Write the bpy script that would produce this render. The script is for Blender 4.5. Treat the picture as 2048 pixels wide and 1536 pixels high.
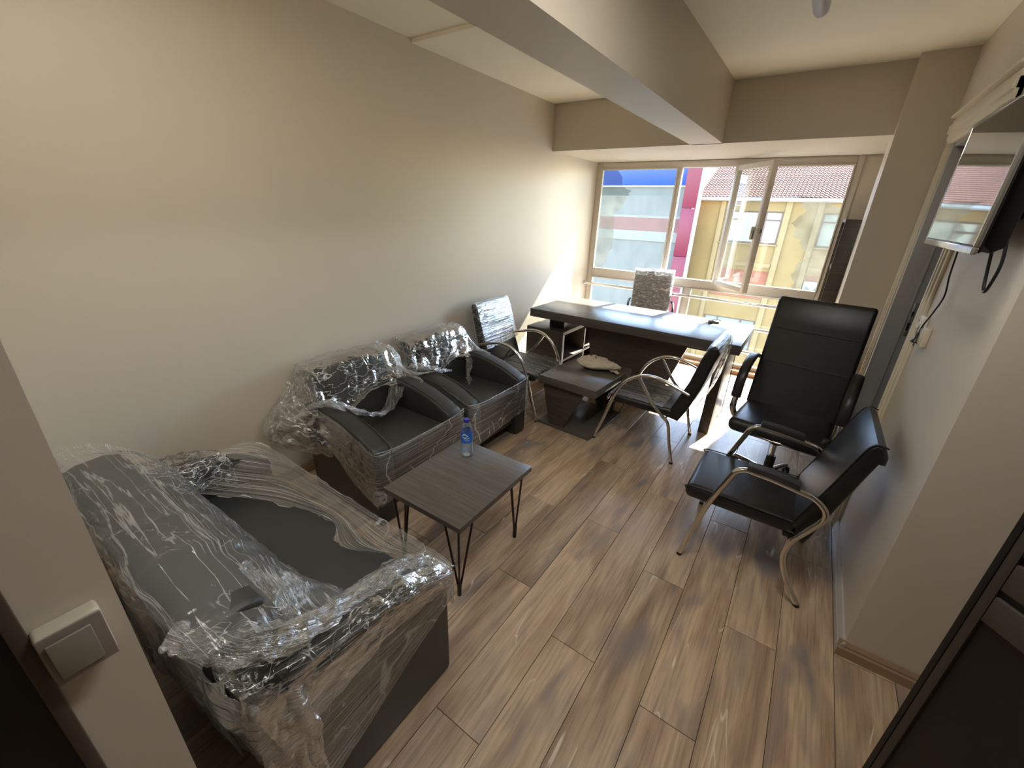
import bpy, bmesh, math, random
from mathutils import Vector, Matrix, noise
from math import sin, cos, pi, radians as rad
random.seed(7)
scene = bpy.context.scene
for o in list(bpy.data.objects): bpy.data.objects.remove(o)
COL = scene.collection

# ---------------------------------------------------------------- camera
cam_d = bpy.data.cameras.new('camera'); cam = bpy.data.objects.new('camera', cam_d); COL.objects.link(cam)
cam_d.sensor_width = 36.0; cam_d.lens = 36.0 * 834.2 / 2048; cam_d.clip_start = 0.02; cam_d.clip_end = 300
R = ((0.81809558, 0.57413689, 0.03296137), (-0.24743373, 0.29967407, 0.92139677), (0.5191302, -0.76194638, 0.38722287))
M = Matrix(((R[0][0], R[1][0], R[2][0], 0), (R[0][1], R[1][1], R[2][1], 0), (R[0][2], R[1][2], R[2][2], 1.7), (0, 0, 0, 1)))
cam.matrix_world = M
scene.camera = cam

# ---------------------------------------------------------------- world, sun, exposure
world = bpy.data.worlds.new('world'); scene.world = world; world.use_nodes = True
wn = world.node_tree; bg = wn.nodes['Background']
sky = wn.nodes.new('ShaderNodeTexSky'); sky.sky_type = 'NISHITA'; sky.sun_disc = False
sky.sun_elevation = rad(40.5); sky.sun_rotation = rad(11.3); sky.air_density = 1.0; sky.dust_density = 0.35; sky.ozone_density = 1.6
wn.links.new(sky.outputs[0], bg.inputs[0]); bg.inputs[1].default_value = 1.25
sun_d = bpy.data.lights.new('sun', 'SUN'); sun = bpy.data.objects.new('sun', sun_d); COL.objects.link(sun)
sun_d.energy = 42.0; sun_d.angle = rad(0.6); sun_d.color = (1.0, 0.95, 0.87)
sun.location = (2, 12, 12)
sun.rotation_euler = Vector((-0.20, -1.0, -0.872)).to_track_quat('-Z', 'Y').to_euler()
def fill_lamp(loc, size, power, col, up=False):
    d = bpy.data.lights.new('fill_lamp_light', 'AREA'); d.shape = 'RECTANGLE'; d.size, d.size_y = size; d.energy = power; d.color = col
    o = bpy.data.objects.new('fill_lamp_light', d); COL.objects.link(o); o.location = loc
    if up: o.rotation_euler = (pi, 0, 0)
# two unseen lamps added as fill for the entrance end, shining down and up
fill_lamp((-1.35, .52, 2.595), (.18, 1.1), 6.5, (1.0, .96, .91)); fill_lamp((-1.35, .52, 2.645), (.18, 1.1), 3, (1.0, .97, .88), True)
fill_lamp((-.10, 1.12, 2.595), (.18, .84), 11, (1.0, .96, .91)); fill_lamp((-.10, 1.12, 2.645), (.18, .84), 3, (1.0, .97, .88), True)
vs = scene.view_settings
vs.view_transform = 'Standard'; vs.look = 'None'; vs.gamma = 1.0; vs.use_curve_mapping = False; vs.exposure = 0.72
scene.cycles.transparent_max_bounces = 24
scene.cycles.max_bounces = 14; scene.cycles.diffuse_bounces = 8; scene.cycles.glossy_bounces = 6
scene.cycles.sample_clamp_indirect = 6.0

# ---------------------------------------------------------------- materials
def nodes_of(name):
    m = bpy.data.materials.new(name); m.use_nodes = True
    nt = m.node_tree; return m, nt, nt.nodes['Principled BSDF']
def setp(p, col=None, rough=None, metal=None, spec=None, **kw):
    if col is not None: p.inputs['Base Color'].default_value = (*col, 1)
    if rough is not None: p.inputs['Roughness'].default_value = rough
    if metal is not None: p.inputs['Metallic'].default_value = metal
    if spec is not None: p.inputs['Specular IOR Level'].default_value = spec
    for k, v in kw.items(): p.inputs[k].default_value = v
def plain(name, col, rough=.5, metal=0, spec=.5, nscale=None, namp=.15, bump=0, bscale=200, stretch=(1, 1, 1)):
    m, nt, p = nodes_of(name); setp(p, col, rough, metal, spec)
    L = nt.links
    tc = nt.nodes.new('ShaderNodeTexCoord'); mp = nt.nodes.new('ShaderNodeMapping'); mp.inputs['Scale'].default_value = stretch
    L.new(tc.outputs['Object'], mp.inputs[0])
    n = nt.nodes.new('ShaderNodeTexNoise'); n.inputs['Scale'].default_value = nscale or 6; n.inputs['Detail'].default_value = 4
    L.new(mp.outputs[0], n.inputs['Vector'])
    mx = nt.nodes.new('ShaderNodeMix'); mx.data_type = 'RGBA'
    mx.inputs[6].default_value = (*[c * (1 - namp) for c in col], 1); mx.inputs[7].default_value = (*[min(1, c * (1 + namp)) for c in col], 1)
    L.new(n.outputs[0], mx.inputs[0]); L.new(mx.outputs[2], p.inputs['Base Color'])
    if bump:
        b = nt.nodes.new('ShaderNodeTexNoise'); b.inputs['Scale'].default_value = bscale; b.inputs['Detail'].default_value = 3
        L.new(mp.outputs[0], b.inputs['Vector'])
        bn = nt.nodes.new('ShaderNodeBump'); bn.inputs['Strength'].default_value = bump; bn.inputs['Distance'].default_value = .002
        L.new(b.outputs[0], bn.inputs['Height']); L.new(bn.outputs[0], p.inputs['Normal'])
    return m
PAINT = plain('beige_wall_paint', (.62, .565, .475), .42, spec=.35, nscale=1.5, namp=.03, bump=.12, bscale=90)
CEIL = plain('cream_ceiling_paint', (.90, .86, .73), .6, spec=.3, nscale=1.5, namp=.02, bump=.1, bscale=70)
WHITE = plain('white_frame_plastic', (.62, .58, .52), .35, nscale=5, namp=.04)
JAMB = plain('grey_door_paint', (.36, .355, .34), .4, nscale=4, namp=.05)
CASING = plain('cream_casing_paint', (.66, .60, .47), .4, nscale=4, namp=.05)
DARKWOOD = plain('dark_walnut_veneer', (.045, .030, .024), .4, nscale=3, namp=.3, stretch=(1, 1, 8))
BLACK = plain('black_plastic', (.012, .012, .013), .4, nscale=10, namp=.1)
GLOSSBLACK = plain('black_glass', (.01, .01, .012), .04, spec=1.0, namp=.02)
CHROME = plain('chrome', (.70, .68, .64), .16, metal=1, namp=.05)
STEEL = plain('brushed_steel', (.74, .74, .73), .26, metal=.9, namp=.05)
LEATHER = plain('black_leather', (.011, .011, .012), .34, spec=.55, nscale=5, namp=.2, bump=.35, bscale=260)
PADG = plain('grey_black_rubber', (.030, .030, .034), .35, nscale=8)
SOFA = plain('charcoal_leatherette', (.028, .030, .028), .42, spec=.5, nscale=4, namp=.12, bump=.3, bscale=320)
SILVER = plain('silver_trim', (.60, .58, .52), .18, metal=.8, namp=.04)
HAIRPIN = plain('dark_maroon_metal', (.030, .010, .010), .35, metal=.3, namp=.1)
SKIRT = plain('oak_skirting', (.34, .24, .15), .35, nscale=4, namp=.25, stretch=(1, 6, 6))
SKIRTW = plain('pale_skirting', (.46, .42, .38), .25, nscale=4, namp=.12)
THRESH = plain('tan_threshold', (.50, .28, .14), .4, nscale=5, namp=.15)
SUB = plain('floor_underlay', (.05, .035, .025), .8)
UNLIT_ROOM = plain('unlit_room_shade', (.10, .09, .08), .7)  # dark colour stands in for the missing light of the side rooms
SKYBLUE = plain('blue_cap', (.03, .04, .32), .35)
LAMPW = plain('lamp_diffuser', (.50, .50, .58), .3, namp=.03)

def laminate(name, a, b, rough):
    m, nt, p = nodes_of(name); L = nt.links; setp(p, a, rough, spec=.5)
    tc = nt.nodes.new('ShaderNodeTexCoord'); mp = nt.nodes.new('ShaderNodeMapping'); mp.inputs['Scale'].default_value = (2.5, 45, 45)
    L.new(tc.outputs['Object'], mp.inputs[0])
    n = nt.nodes.new('ShaderNodeTexNoise'); n.inputs['Scale'].default_value = 2.2; n.inputs['Detail'].default_value = 6; n.inputs['Distortion'].default_value = .4
    L.new(mp.outputs[0], n.inputs['Vector'])
    r = nt.nodes.new('ShaderNodeValToRGB'); r.color_ramp.elements[0].position = .3; r.color_ramp.elements[1].position = .72
    r.color_ramp.elements[0].color = (*a, 1); r.color_ramp.elements[1].color = (*b, 1)
    L.new(n.outputs[0], r.inputs[0]); L.new(r.outputs[0], p.inputs['Base Color']); p.inputs['Specular IOR Level'].default_value = .36
    bn = nt.nodes.new('ShaderNodeBump'); bn.inputs['Strength'].default_value = .12; bn.inputs['Distance'].default_value = .001
    L.new(n.outputs[0], bn.inputs['Height']); L.new(bn.outputs[0], p.inputs['Normal'])
    return m
DESK = laminate('anthracite_wood_laminate', (.050, .040, .034), (.085, .070, .058), .34)
DESKTOP = laminate('anthracite_wood_laminate_top', (.082, .073, .064), (.118, .104, .090), .25)

def plank_mat():
    m, nt, p = nodes_of('oak_laminate_planks'); L = nt.links; N = nt.nodes
    tc = N.new('ShaderNodeTexCoord'); oi = N.new('ShaderNodeObjectInfo')
    mul = N.new('ShaderNodeMath'); mul.operation = 'MULTIPLY'; mul.inputs[1].default_value = 37.0
    L.new(oi.outputs['Random'], mul.inputs[0])
    cb = N.new('ShaderNodeCombineXYZ'); L.new(mul.outputs[0], cb.inputs[0]); L.new(mul.outputs[0], cb.inputs[1]); L.new(mul.outputs[0], cb.inputs[2])
    ad = N.new('ShaderNodeVectorMath'); ad.operation = 'ADD'; L.new(tc.outputs['Object'], ad.inputs[0]); L.new(cb.outputs[0], ad.inputs[1])
    def nz(scale, vec_scale, detail=4, dist=0., rough=.5):
        mp = N.new('ShaderNodeMapping'); mp.inputs['Scale'].default_value = vec_scale; L.new(ad.outputs[0], mp.inputs[0])
        n = N.new('ShaderNodeTexNoise'); n.inputs['Scale'].default_value = scale; n.inputs['Detail'].default_value = detail
        n.inputs['Distortion'].default_value = dist; n.inputs['Roughness'].default_value = rough
        L.new(mp.outputs[0], n.inputs['Vector']); return n.outputs[0]
    def ramp(src, stops):
        r = N.new('ShaderNodeValToRGB'); e = r.color_ramp.elements
        e[0].position, e[0].color = stops[0][0], (*stops[0][1], 1); e[1].position, e[1].color = stops[-1][0], (*stops[-1][1], 1)
        for q, c in stops[1:-1]:
            x = e.new(q); x.color = (*c, 1)
        L.new(src, r.inputs[0]); return r.outputs[0]
    def mix(f, a, b, mode='MIX', fv=None):
        x = N.new('ShaderNodeMix'); x.data_type = 'RGBA'; x.blend_type = mode
        if f is None: x.inputs[0].default_value = fv
        else: L.new(f, x.inputs[0])
        L.new(a, x.inputs[6]); 
        if isinstance(b, tuple): x.inputs[7].default_value = (*b, 1)
        else: L.new(b, x.inputs[7])
        return x.outputs[2]
    broad = ramp(nz(1.6, (6, 1.0, 1), 3, .5), [(.30, (.27, .182, .122)), (.45, (.39, .278, .185)), (.58, (.50, .372, .250)), (.72, (.41, .308, .218))])
    grain = ramp(nz(3.0, (34, 1.2, 1), 6, .25, .65), [(.30, (.62, .60, .58)), (.52, (1, 1, 1)), (.75, (1.12, 1.08, 1.02))])
    c = mix(None, broad, grain, 'MULTIPLY', .85)
    patch = ramp(nz(1.3, (5, 1.6, 1), 2, .3), [(.56, (0, 0, 0)), (.72, (1, 1, 1))])
    c = mix(patch, c, (.22, .185, .165))
    # fine pale cracks running with the grain
    cn = nz(1.0, (11, 1.5, 1), 2, .6, .45)
    sb = N.new('ShaderNodeMath'); sb.operation = 'SUBTRACT'; L.new(cn, sb.inputs[0]); sb.inputs[1].default_value = .5
    ab = N.new('ShaderNodeMath'); ab.operation = 'ABSOLUTE'; L.new(sb.outputs[0], ab.inputs[0])
    line = ramp(ab.outputs[0], [(.0, (1, 1, 1)), (.010, (0, 0, 0))])
    mk = ramp(nz(2.3, (4, 1.3, 1), 2, 0), [(.57, (0, 0, 0)), (.63, (1, 1, 1))])
    mm = N.new('ShaderNodeMath'); mm.operation = 'MULTIPLY'; L.new(line, mm.inputs[0]); L.new(mk, mm.inputs[1])
    c = mix(mm.outputs[0], c, (.66, .56, .44))
    # plank to plank tone
    hsv = N.new('ShaderNodeHueSaturation'); mr = N.new('ShaderNodeMapRange'); mr.inputs[3].default_value = .86; mr.inputs[4].default_value = 1.12
    L.new(oi.outputs['Random'], mr.inputs[0]); L.new(mr.outputs[0], hsv.inputs['Value']); L.new(c, hsv.inputs['Color'])
    L.new(hsv.outputs[0], p.inputs['Base Color'])
    setp(p, rough=.27, spec=.5)
    bn = N.new('ShaderNodeBump'); bn.inputs['Strength'].default_value = .15; bn.inputs['Distance'].default_value = .001
    L.new(grain, bn.inputs['Height']); L.new(bn.outputs[0], p.inputs['Normal'])
    return m
PLANK = plank_mat()

def glass_mat(name, tint=(.97, .98, .97), gloss=1.0, haze=0.0):
    m = bpy.data.materials.new(name); m.use_nodes = True; nt = m.node_tree; N = nt.nodes; L = nt.links; N.remove(N['Principled BSDF'])
    tr = N.new('ShaderNodeBsdfTransparent'); tr.inputs[0].default_value = (*tint, 1)
    gl = N.new('ShaderNodeBsdfGlossy'); gl.inputs['Roughness'].default_value = .02
    fr = N.new('ShaderNodeFresnel'); fr.inputs[0].default_value = 1.35
    ml = N.new('ShaderNodeMath'); ml.operation = 'MULTIPLY'; ml.inputs[1].default_value = gloss; L.new(fr.outputs[0], ml.inputs[0])
    mx = N.new('ShaderNodeMixShader'); L.new(ml.outputs[0], mx.inputs[0]); L.new(tr.outputs[0], mx.inputs[1]); L.new(gl.outputs[0], mx.inputs[2])
    out = mx.outputs[0]
    if haze:
        tc = N.new('ShaderNodeTexCoord'); nz = N.new('ShaderNodeTexNoise'); nz.inputs['Scale'].default_value = 7; nz.inputs['Detail'].default_value = 6
        L.new(tc.outputs['Object'], nz.inputs['Vector'])
        mm = N.new('ShaderNodeMath'); mm.operation = 'MULTIPLY'; mm.inputs[1].default_value = haze; L.new(nz.outputs[0], mm.inputs[0])
        df = N.new('ShaderNodeBsdfTranslucent'); df.inputs[0].default_value = (.9, .9, .88, 1)
        m2 = N.new('ShaderNodeMixShader'); L.new(mm.outputs[0], m2.inputs[0]); L.new(out, m2.inputs[1]); L.new(df.outputs[0], m2.inputs[2]); out = m2.outputs[0]
    L.new(out, N['Material Output'].inputs[0]); return m
GLASS = glass_mat('window_glass', haze=.006)
GLASS2 = glass_mat('casement_glass', tint=(.97, .98, .97), gloss=.38)
FILM_W = glass_mat('old_window_film', tint=(.70, .71, .68), haze=.03)
BOTTLE = glass_mat('clear_bottle_plastic', tint=(.93, .95, .96), gloss=2.4, haze=.22)

def wrap_mat(name, haze=.10, streak=.30, scale=(3, 34, 1), crumple=6.0, bump=.7, gl_k=.55, sheen=.45):
    """thin stretch film: see-through, glossy, with milky folds and painted glints"""
    m = bpy.data.materials.new(name); m.use_nodes = True; nt = m.node_tree; N = nt.nodes; L = nt.links; N.remove(N['Principled BSDF'])
    uv = N.new('ShaderNodeUVMap'); mp = N.new('ShaderNodeMapping'); mp.inputs['Scale'].default_value = scale; L.new(uv.outputs[0], mp.inputs[0])
    n1 = N.new('ShaderNodeTexNoise'); n1.inputs['Scale'].default_value = 1.6; n1.inputs['Detail'].default_value = 5; n1.inputs['Distortion'].default_value = .15
    L.new(mp.outputs[0], n1.inputs['Vector'])
    n2 = N.new('ShaderNodeTexNoise'); n2.inputs['Scale'].default_value = crumple; n2.inputs['Detail'].default_value = 3; n2.inputs['Distortion'].default_value = 1.4
    tc = N.new('ShaderNodeTexCoord'); L.new(tc.outputs['Object'], n2.inputs['Vector'])
    def fold(src, w):
        s = N.new('ShaderNodeMath'); s.operation = 'SUBTRACT'; L.new(src, s.inputs[0]); s.inputs[1].default_value = .5
        a = N.new('ShaderNodeMath'); a.operation = 'ABSOLUTE'; L.new(s.outputs[0], a.inputs[0])
        r = N.new('ShaderNodeMapRange'); r.inputs[1].default_value = w; r.inputs[2].default_value = 0.; r.inputs[3].default_value = 0; r.inputs[4].default_value = 1
        L.new(a.outputs[0], r.inputs[0]); return r.outputs[0]
    f1, f2 = fold(n1.outputs[0], .022), fold(n2.outputs[0], .011)
    n3 = N.new('ShaderNodeTexNoise'); n3.inputs['Scale'].default_value = crumple * .9; n3.inputs['Detail'].default_value = 1; L.new(tc.outputs['Object'], n3.inputs['Vector'])
    pm = N.new('ShaderNodeMapRange'); pm.inputs[1].default_value = .48; pm.inputs[2].default_value = .62; L.new(n3.outputs[0], pm.inputs[0])
    f2m = N.new('ShaderNodeMath'); f2m.operation = 'MULTIPLY'; L.new(f2, f2m.inputs[0]); L.new(pm.outputs[0], f2m.inputs[1]); f2 = f2m.outputs[0]
    mxm = N.new('ShaderNodeMath'); mxm.operation = 'MAXIMUM'; L.new(f1, mxm.inputs[0]); L.new(f2, mxm.inputs[1])
    ht = N.new('ShaderNodeMath'); ht.operation = 'ADD'; L.new(n1.outputs[0], ht.inputs[0]); L.new(n2.outputs[0], ht.inputs[1])
    bn = N.new('ShaderNodeBump'); bn.inputs['Strength'].default_value = bump; bn.inputs['Distance'].default_value = .02
    L.new(ht.outputs[0], bn.inputs['Height'])
    tr = N.new('ShaderNodeBsdfTransparent'); tr.inputs[0].default_value = (.96, .96, .95, 1)
    df = N.new('ShaderNodeBsdfDiffuse'); df.inputs[0].default_value = (.80, .82, .80, 1)
    tl = N.new('ShaderNodeBsdfTranslucent'); tl.inputs[0].default_value = (.80, .82, .80, 1)
    dm = N.new('ShaderNodeMixShader'); dm.inputs[0].default_value = .4; L.new(df.outputs[0], dm.inputs[1]); L.new(tl.outputs[0], dm.inputs[2])
    hz = N.new('ShaderNodeMath'); hz.operation = 'MULTIPLY_ADD'; L.new(mxm.outputs[0], hz.inputs[0]); hz.inputs[1].default_value = streak; hz.inputs[2].default_value = haze  # folds whitened in colour as if catching window light
    m1 = N.new('ShaderNodeMixShader'); L.new(hz.outputs[0], m1.inputs[0]); L.new(tr.outputs[0], m1.inputs[1]); L.new(dm.outputs[0], m1.inputs[2])
    fg = N.new('ShaderNodeBsdfGlossy'); fg.inputs['Roughness'].default_value = .38; L.new(bn.outputs[0], fg.inputs['Normal'])
    fmk = N.new('ShaderNodeMath'); fmk.operation = 'MULTIPLY'; L.new(mxm.outputs[0], fmk.inputs[0]); fmk.inputs[1].default_value = sheen
    m1b = N.new('ShaderNodeMixShader'); L.new(fmk.outputs[0], m1b.inputs[0]); L.new(m1.outputs[0], m1b.inputs[1]); L.new(fg.outputs[0], m1b.inputs[2]); m1 = m1b
    gl = N.new('ShaderNodeBsdfGlossy'); gl.inputs['Roughness'].default_value = .10; L.new(bn.outputs[0], gl.inputs['Normal'])
    fr = N.new('ShaderNodeFresnel'); fr.inputs[0].default_value = 1.5; L.new(bn.outputs[0], fr.inputs['Normal'])
    fm = N.new('ShaderNodeMath'); fm.operation = 'MULTIPLY_ADD'; L.new(fr.outputs[0], fm.inputs[0]); fm.inputs[1].default_value = gl_k; fm.inputs[2].default_value = .01; fm.use_clamp = True
    m2 = N.new('ShaderNodeMixShader'); L.new(fm.outputs[0], m2.inputs[0]); L.new(m1.outputs[0], m2.inputs[1]); L.new(gl.outputs[0], m2.inputs[2])
    L.new(m2.outputs[0], N['Material Output'].inputs[0]); return m
WRAP = wrap_mat('stretch_film_tight', haze=.03, streak=.70, scale=(.45, 30, 1), crumple=2.5, bump=.45, gl_k=.28, sheen=.6)
WRAPL = wrap_mat('stretch_film_loose', haze=.045, streak=.55, scale=(4, 9, 1), crumple=7, bump=.6, gl_k=.60)
WRAPH = wrap_mat('stretch_film_hazy', haze=.13, streak=.30, scale=(1.2, 16, 1), crumple=7, bump=.6, gl_k=.6, sheen=.3)
WRAPD = wrap_mat('stretch_film_bunched', haze=.10, streak=.75, scale=(3, 22, 1), crumple=16, bump=.8, gl_k=.75)

# outside
YEL = plain('yellow_render', (.265, .165, .055), .85, nscale=1.2, namp=.18)
YEL2 = plain('pale_yellow_render', (.290, .195, .082), .85, nscale=1.2, namp=.12)
GREYW = plain('grey_render', (0.1640, 0.1640, 0.1476), .9, nscale=1.6, namp=.22, stretch=(1.5, 1, .6))
PINKB = plain('faded_red_band', (0.1968, 0.0984, 0.0820), .85, nscale=2, namp=.15)
PALEB = plain('pale_band', (0.2296, 0.2255, 0.1968), .85, nscale=2, namp=.12)
MAG = plain('magenta_cladding', (.150, .004, .024), .45, nscale=1, namp=.12)
BLUE = plain('blue_sign_panel', (.003, .052, .30), .35, nscale=.6, namp=.15)
WHITEX = plain('white_exterior_trim', (.75, .74, .72), .6)
TILE = plain('terracotta_tiles', (.14, .072, .058), .95, spec=.1, nscale=3, namp=.3)
GUT = plain('grey_gutter', (.42, .46, .48), .4, metal=.2)
BRWN = plain('brown_window_frame', (.12, .06, .05), .5)
XGLASS = plain('facade_glass', (0.2132, 0.2624, 0.2460), .12, spec=.8, nscale=1.2, namp=.3)
BRICK = plain('red_shop_front', (.30, .085, .04), .6, nscale=4, namp=.3)
ROAD = plain('asphalt', (.10, .10, .10), .9, nscale=5)

# ---------------------------------------------------------------- mesh helpers
def finish(name, bm, m, parent=None, smooth=True, angle=38, loc=None):
    bmesh.ops.recalc_face_normals(bm, faces=bm.faces[:])
    if smooth:
        for f in bm.faces: f.smooth = True
        for e in bm.edges:
            if len(e.link_faces) == 2 and e.calc_face_angle(0) > rad(angle): e.smooth = False
    me = bpy.data.meshes.new(name); bm.to_mesh(me); bm.free()
    if m: me.materials.append(m)
    o = bpy.data.objects.new(name, me); COL.objects.link(o)
    if parent: o.parent = parent
    if loc: o.location = loc
    return o
def box_into(bm, a, b, bev=0, seg=2, rot=None, pivot=None):
    t = bmesh.new(); bmesh.ops.create_cube(t, size=1)
    s = [max(1e-4, b[i] - a[i]) for i in range(3)]; c = [(a[i] + b[i]) / 2 for i in range(3)]
    for v in t.verts: v.co = Vector((v.co[i] * s[i] + c[i] for i in range(3)))
    if bev: bmesh.ops.bevel(t, geom=t.edges[:], offset=min(bev, min(s) * .45), segments=seg, profile=.5, affect='EDGES')
    if rot is not None:
        bmesh.ops.rotate(t, verts=t.verts[:], cent=Vector(pivot if pivot else c), matrix=rot)
    merge(bm, t)
def merge(bm, t):
    vm = {v: bm.verts.new(v.co) for v in t.verts}
    for f in t.faces:
        try: bm.faces.new([vm[v] for v in f.verts])
        except ValueError: pass
    t.free()
def box(name, a, b, m, parent=None, bev=0.002, seg=2, **k):
    bm = bmesh.new(); box_into(bm, a, b, bev, seg, **k); return finish(name, bm, m, parent)
def prism(name, pts, axis, a, b, m, parent=None, bev=.0, seg=2):
    """pts: 2-D outline; axis 'x','y','z' = extrusion axis from a to b"""
    bm = bmesh.new(); prism_into(bm, pts, axis, a, b, bev, seg); return finish(name, bm, m, parent)
def prism_into(bm, pts, axis, a, b, bev=0, seg=2):
    t = bmesh.new()
    def P(p, h):
        return {'x': (h, p[0], p[1]), 'y': (p[0], h, p[1]), 'z': (p[0], p[1], h)}[axis]
    A = [t.verts.new(P(p, a)) for p in pts]; B = [t.verts.new(P(p, b)) for p in pts]
    n = len(pts); caps = [t.faces.new(A), t.faces.new(B[::-1])]
    for i in range(n): t.faces.new((A[i], B[i], B[(i + 1) % n], A[(i + 1) % n]))
    bmesh.ops.recalc_face_normals(t, faces=t.faces[:])
    if bev:
        es = [e for f in caps for e in f.edges]
        bmesh.ops.bevel(t, geom=list(set(es)), offset=bev, segments=seg, profile=.5, affect='EDGES')
    merge(bm, t)
def cr(pts, n=8, closed=False):
    P = [Vector(p) for p in pts]; out = []
    m = len(P)
    for i in range(m - 1):
        p0, p1, p2, p3 = P[max(0, i - 1)], P[i], P[i + 1], P[min(m - 1, i + 2)]
        for k in range(n):
            t = k / n
            out.append(.5 * ((2 * p1) + (p2 - p0) * t + (2 * p0 - 5 * p1 + 4 * p2 - p3) * t * t + (3 * p1 - p0 - 3 * p2 + p3) * t ** 3))
    out.append(P[-1]); return out
def tube_into(bm, pts, r, seg=10, sx=1.0):
    P = [Vector(p) for p in pts]; rings = []
    t0 = (P[1] - P[0]).normalized(); up = Vector((0, 0, 1)) if abs(t0.z) < .9 else Vector((0, 1, 0))
    nrm = (up - t0 * up.dot(t0)).normalized()
    for i, p in enumerate(P):
        t = ((P[min(i + 1, len(P) - 1)] - P[max(i - 1, 0)])).normalized()
        nrm = (nrm - t * nrm.dot(t)); nrm = nrm.normalized() if nrm.length > 1e-6 else Vector((1, 0, 0)); bi = t.cross(nrm)
        rr = r[i] if isinstance(r, (list, tuple)) else r
        rings.append([bm.verts.new(p + (nrm * cos(2 * pi * k / seg) + bi * sx * sin(2 * pi * k / seg)) * rr) for k in range(seg)])
    for a, b in zip(rings, rings[1:]):
        for k in range(seg): bm.faces.new((a[k], a[(k + 1) % seg], b[(k + 1) % seg], b[k]))
    bm.faces.new(rings[0][::-1]); bm.faces.new(rings[-1])
def tube(name, pts, r, m, parent=None, seg=10, sx=1.0):
    bm = bmesh.new(); tube_into(bm, pts, r, seg, sx); return finish(name, bm, m, parent, angle=60)
def lathe(name, prof, m, parent=None, seg=28, loc=None, cap=True):
    bm = bmesh.new(); rings = []
    for r, z in prof: rings.append([bm.verts.new((r * cos(2 * pi * k / seg), r * sin(2 * pi * k / seg), z)) for k in range(seg)])
    for a, b in zip(rings, rings[1:]):
        for k in range(seg): bm.faces.new((a[k], a[(k + 1) % seg], b[(k + 1) % seg], b[k]))
    if cap: bm.faces.new(rings[0][::-1]); bm.faces.new(rings[-1])
    return finish(name, bm, m, parent, loc=loc)
def tag(o, label, cat, group=None, kind=None):
    if label: o['label'] = label
    if cat: o['category'] = cat
    if group: o['group'] = group
    if kind: o['kind'] = kind
    return o
def thing(name, label, cat, loc=(0, 0, 0), rz=0, group=None, kind=None):
    o = bpy.data.objects.new(name, None); COL.objects.link(o); o.location = loc; o.rotation_euler = (0, 0, rz); o.empty_display_size = .1
    return tag(o, label, cat, group, kind)
def struct(o): o['kind'] = 'structure'; return o

# ================================================================= ROOM
XL, XR, YW, ZC = -2.475, .505, 5.40, 2.69
# floor ------------------------------------------------
fl_o = struct(box('floor', (-2.62, -2.3, -.06), (2.25, 5.50, -.010), SUB, bev=0))
fl_o['label'] = 'floor of brown oak laminate planks laid towards the window'
W = .2025; LP = 1.27
off = {0: 1.306, 1: 1.925, 2: 1.151, 3: 1.748, 4: 1.107, 5: 1.66, 6: 2.343, -1: 1.90, -2: 1.46}
def plank(x0, x1, y0, y1):
    bm = bmesh.new(); g = .0009; c = .0012
    X = (x1 - x0) / 2 - g; Y = (y1 - y0) / 2 - g
    lo = [bm.verts.new(p) for p in ((-X, -Y, -.010), (X, -Y, -.010), (X, Y, -.010), (-X, Y, -.010))]
    mi = [bm.verts.new(p) for p in ((-X, -Y, -c), (X, -Y, -c), (X, Y, -c), (-X, Y, -c))]
    hi = [bm.verts.new(p) for p in ((-X + c, -Y + c, 0), (X - c, -Y + c, 0), (X - c, Y - c, 0), (-X + c, Y - c, 0))]
    for a, b in ((lo, mi), (mi, hi)):
        for i in range(4): bm.faces.new((a[i], a[(i + 1) % 4], b[(i + 1) % 4], b[i]))
    bm.faces.new(hi)
    return finish('floor_plank', bm, PLANK, fl_o, smooth=False, loc=((x0 + x1) / 2, (y0 + y1) / 2, 0))
for k in range(-8, 15):
    x0 = -.935 + W * k; x1 = x0 + W
    xa, xb = max(x0, XL), min(x1, 2.1)
    if xb - xa < .01: continue
    ylo = .05 if xb <= -.72 else -2.2
    yhi = 5.36 if x0 < .49 else 1.815
    o0 = off.get(k, (k * .437) % LP)
    y = o0 - LP * 5
    while y < yhi:
        a, b = max(y, ylo), min(y + LP, yhi)
        if b - a > .02: plank(xa, xb, a, b)
        y += LP
# walls ------------------------------------------------
def walls(name, boxes, m=PAINT, bev=0):
    bm = bmesh.new()
    for a, b in boxes: box_into(bm, a, b, bev)
    return struct(finish(name, bm, m, smooth=False))
walls('wall_left', [((-2.62, -.1, -.06), (XL, 5.50, 2.80))])
walls('wall_back', [((-2.62, -.10, -.06), (-.87, .043, 2.80))])
walls('wall_switch', [((-.87, -.060, -.06), (-.75, .0431, 2.80)), ((-.87, -2.3, -.06), (-.75, -1.05, 2.80)), ((-.87, -1.05, 2.1), (-.75, -.06, 2.80))])
walls('wall_right', [((XR, 1.82, -.06), (.65, 2.85, 2.80)), ((XR, 3.79, -.06), (.65, 5.50, 2.80)), ((XR, 2.85, 2.14), (.65, 3.79, 2.80)),
                     ((.65, 1.82, -.06), (2.25, 1.95, 2.80))])
walls('wall_hall', [((2.1, -2.3, -.06), (2.25, 1.82, 2.80)), ((-.87, -2.42, -.06), (2.25, -2.3, 2.80))])
walls('wall_pillar', [((.235, 4.10, -.06), (XR, 4.50, ZC))])
walls('wall_window', [((.155, 5.36, -.06), (XR, 5.48, 2.256)), ((-2.475, 5.34, 2.256), (.6, 5.5, 2.8)), ((-2.475, 5.36, -.3), (.155, 5.48, .03))])
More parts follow.
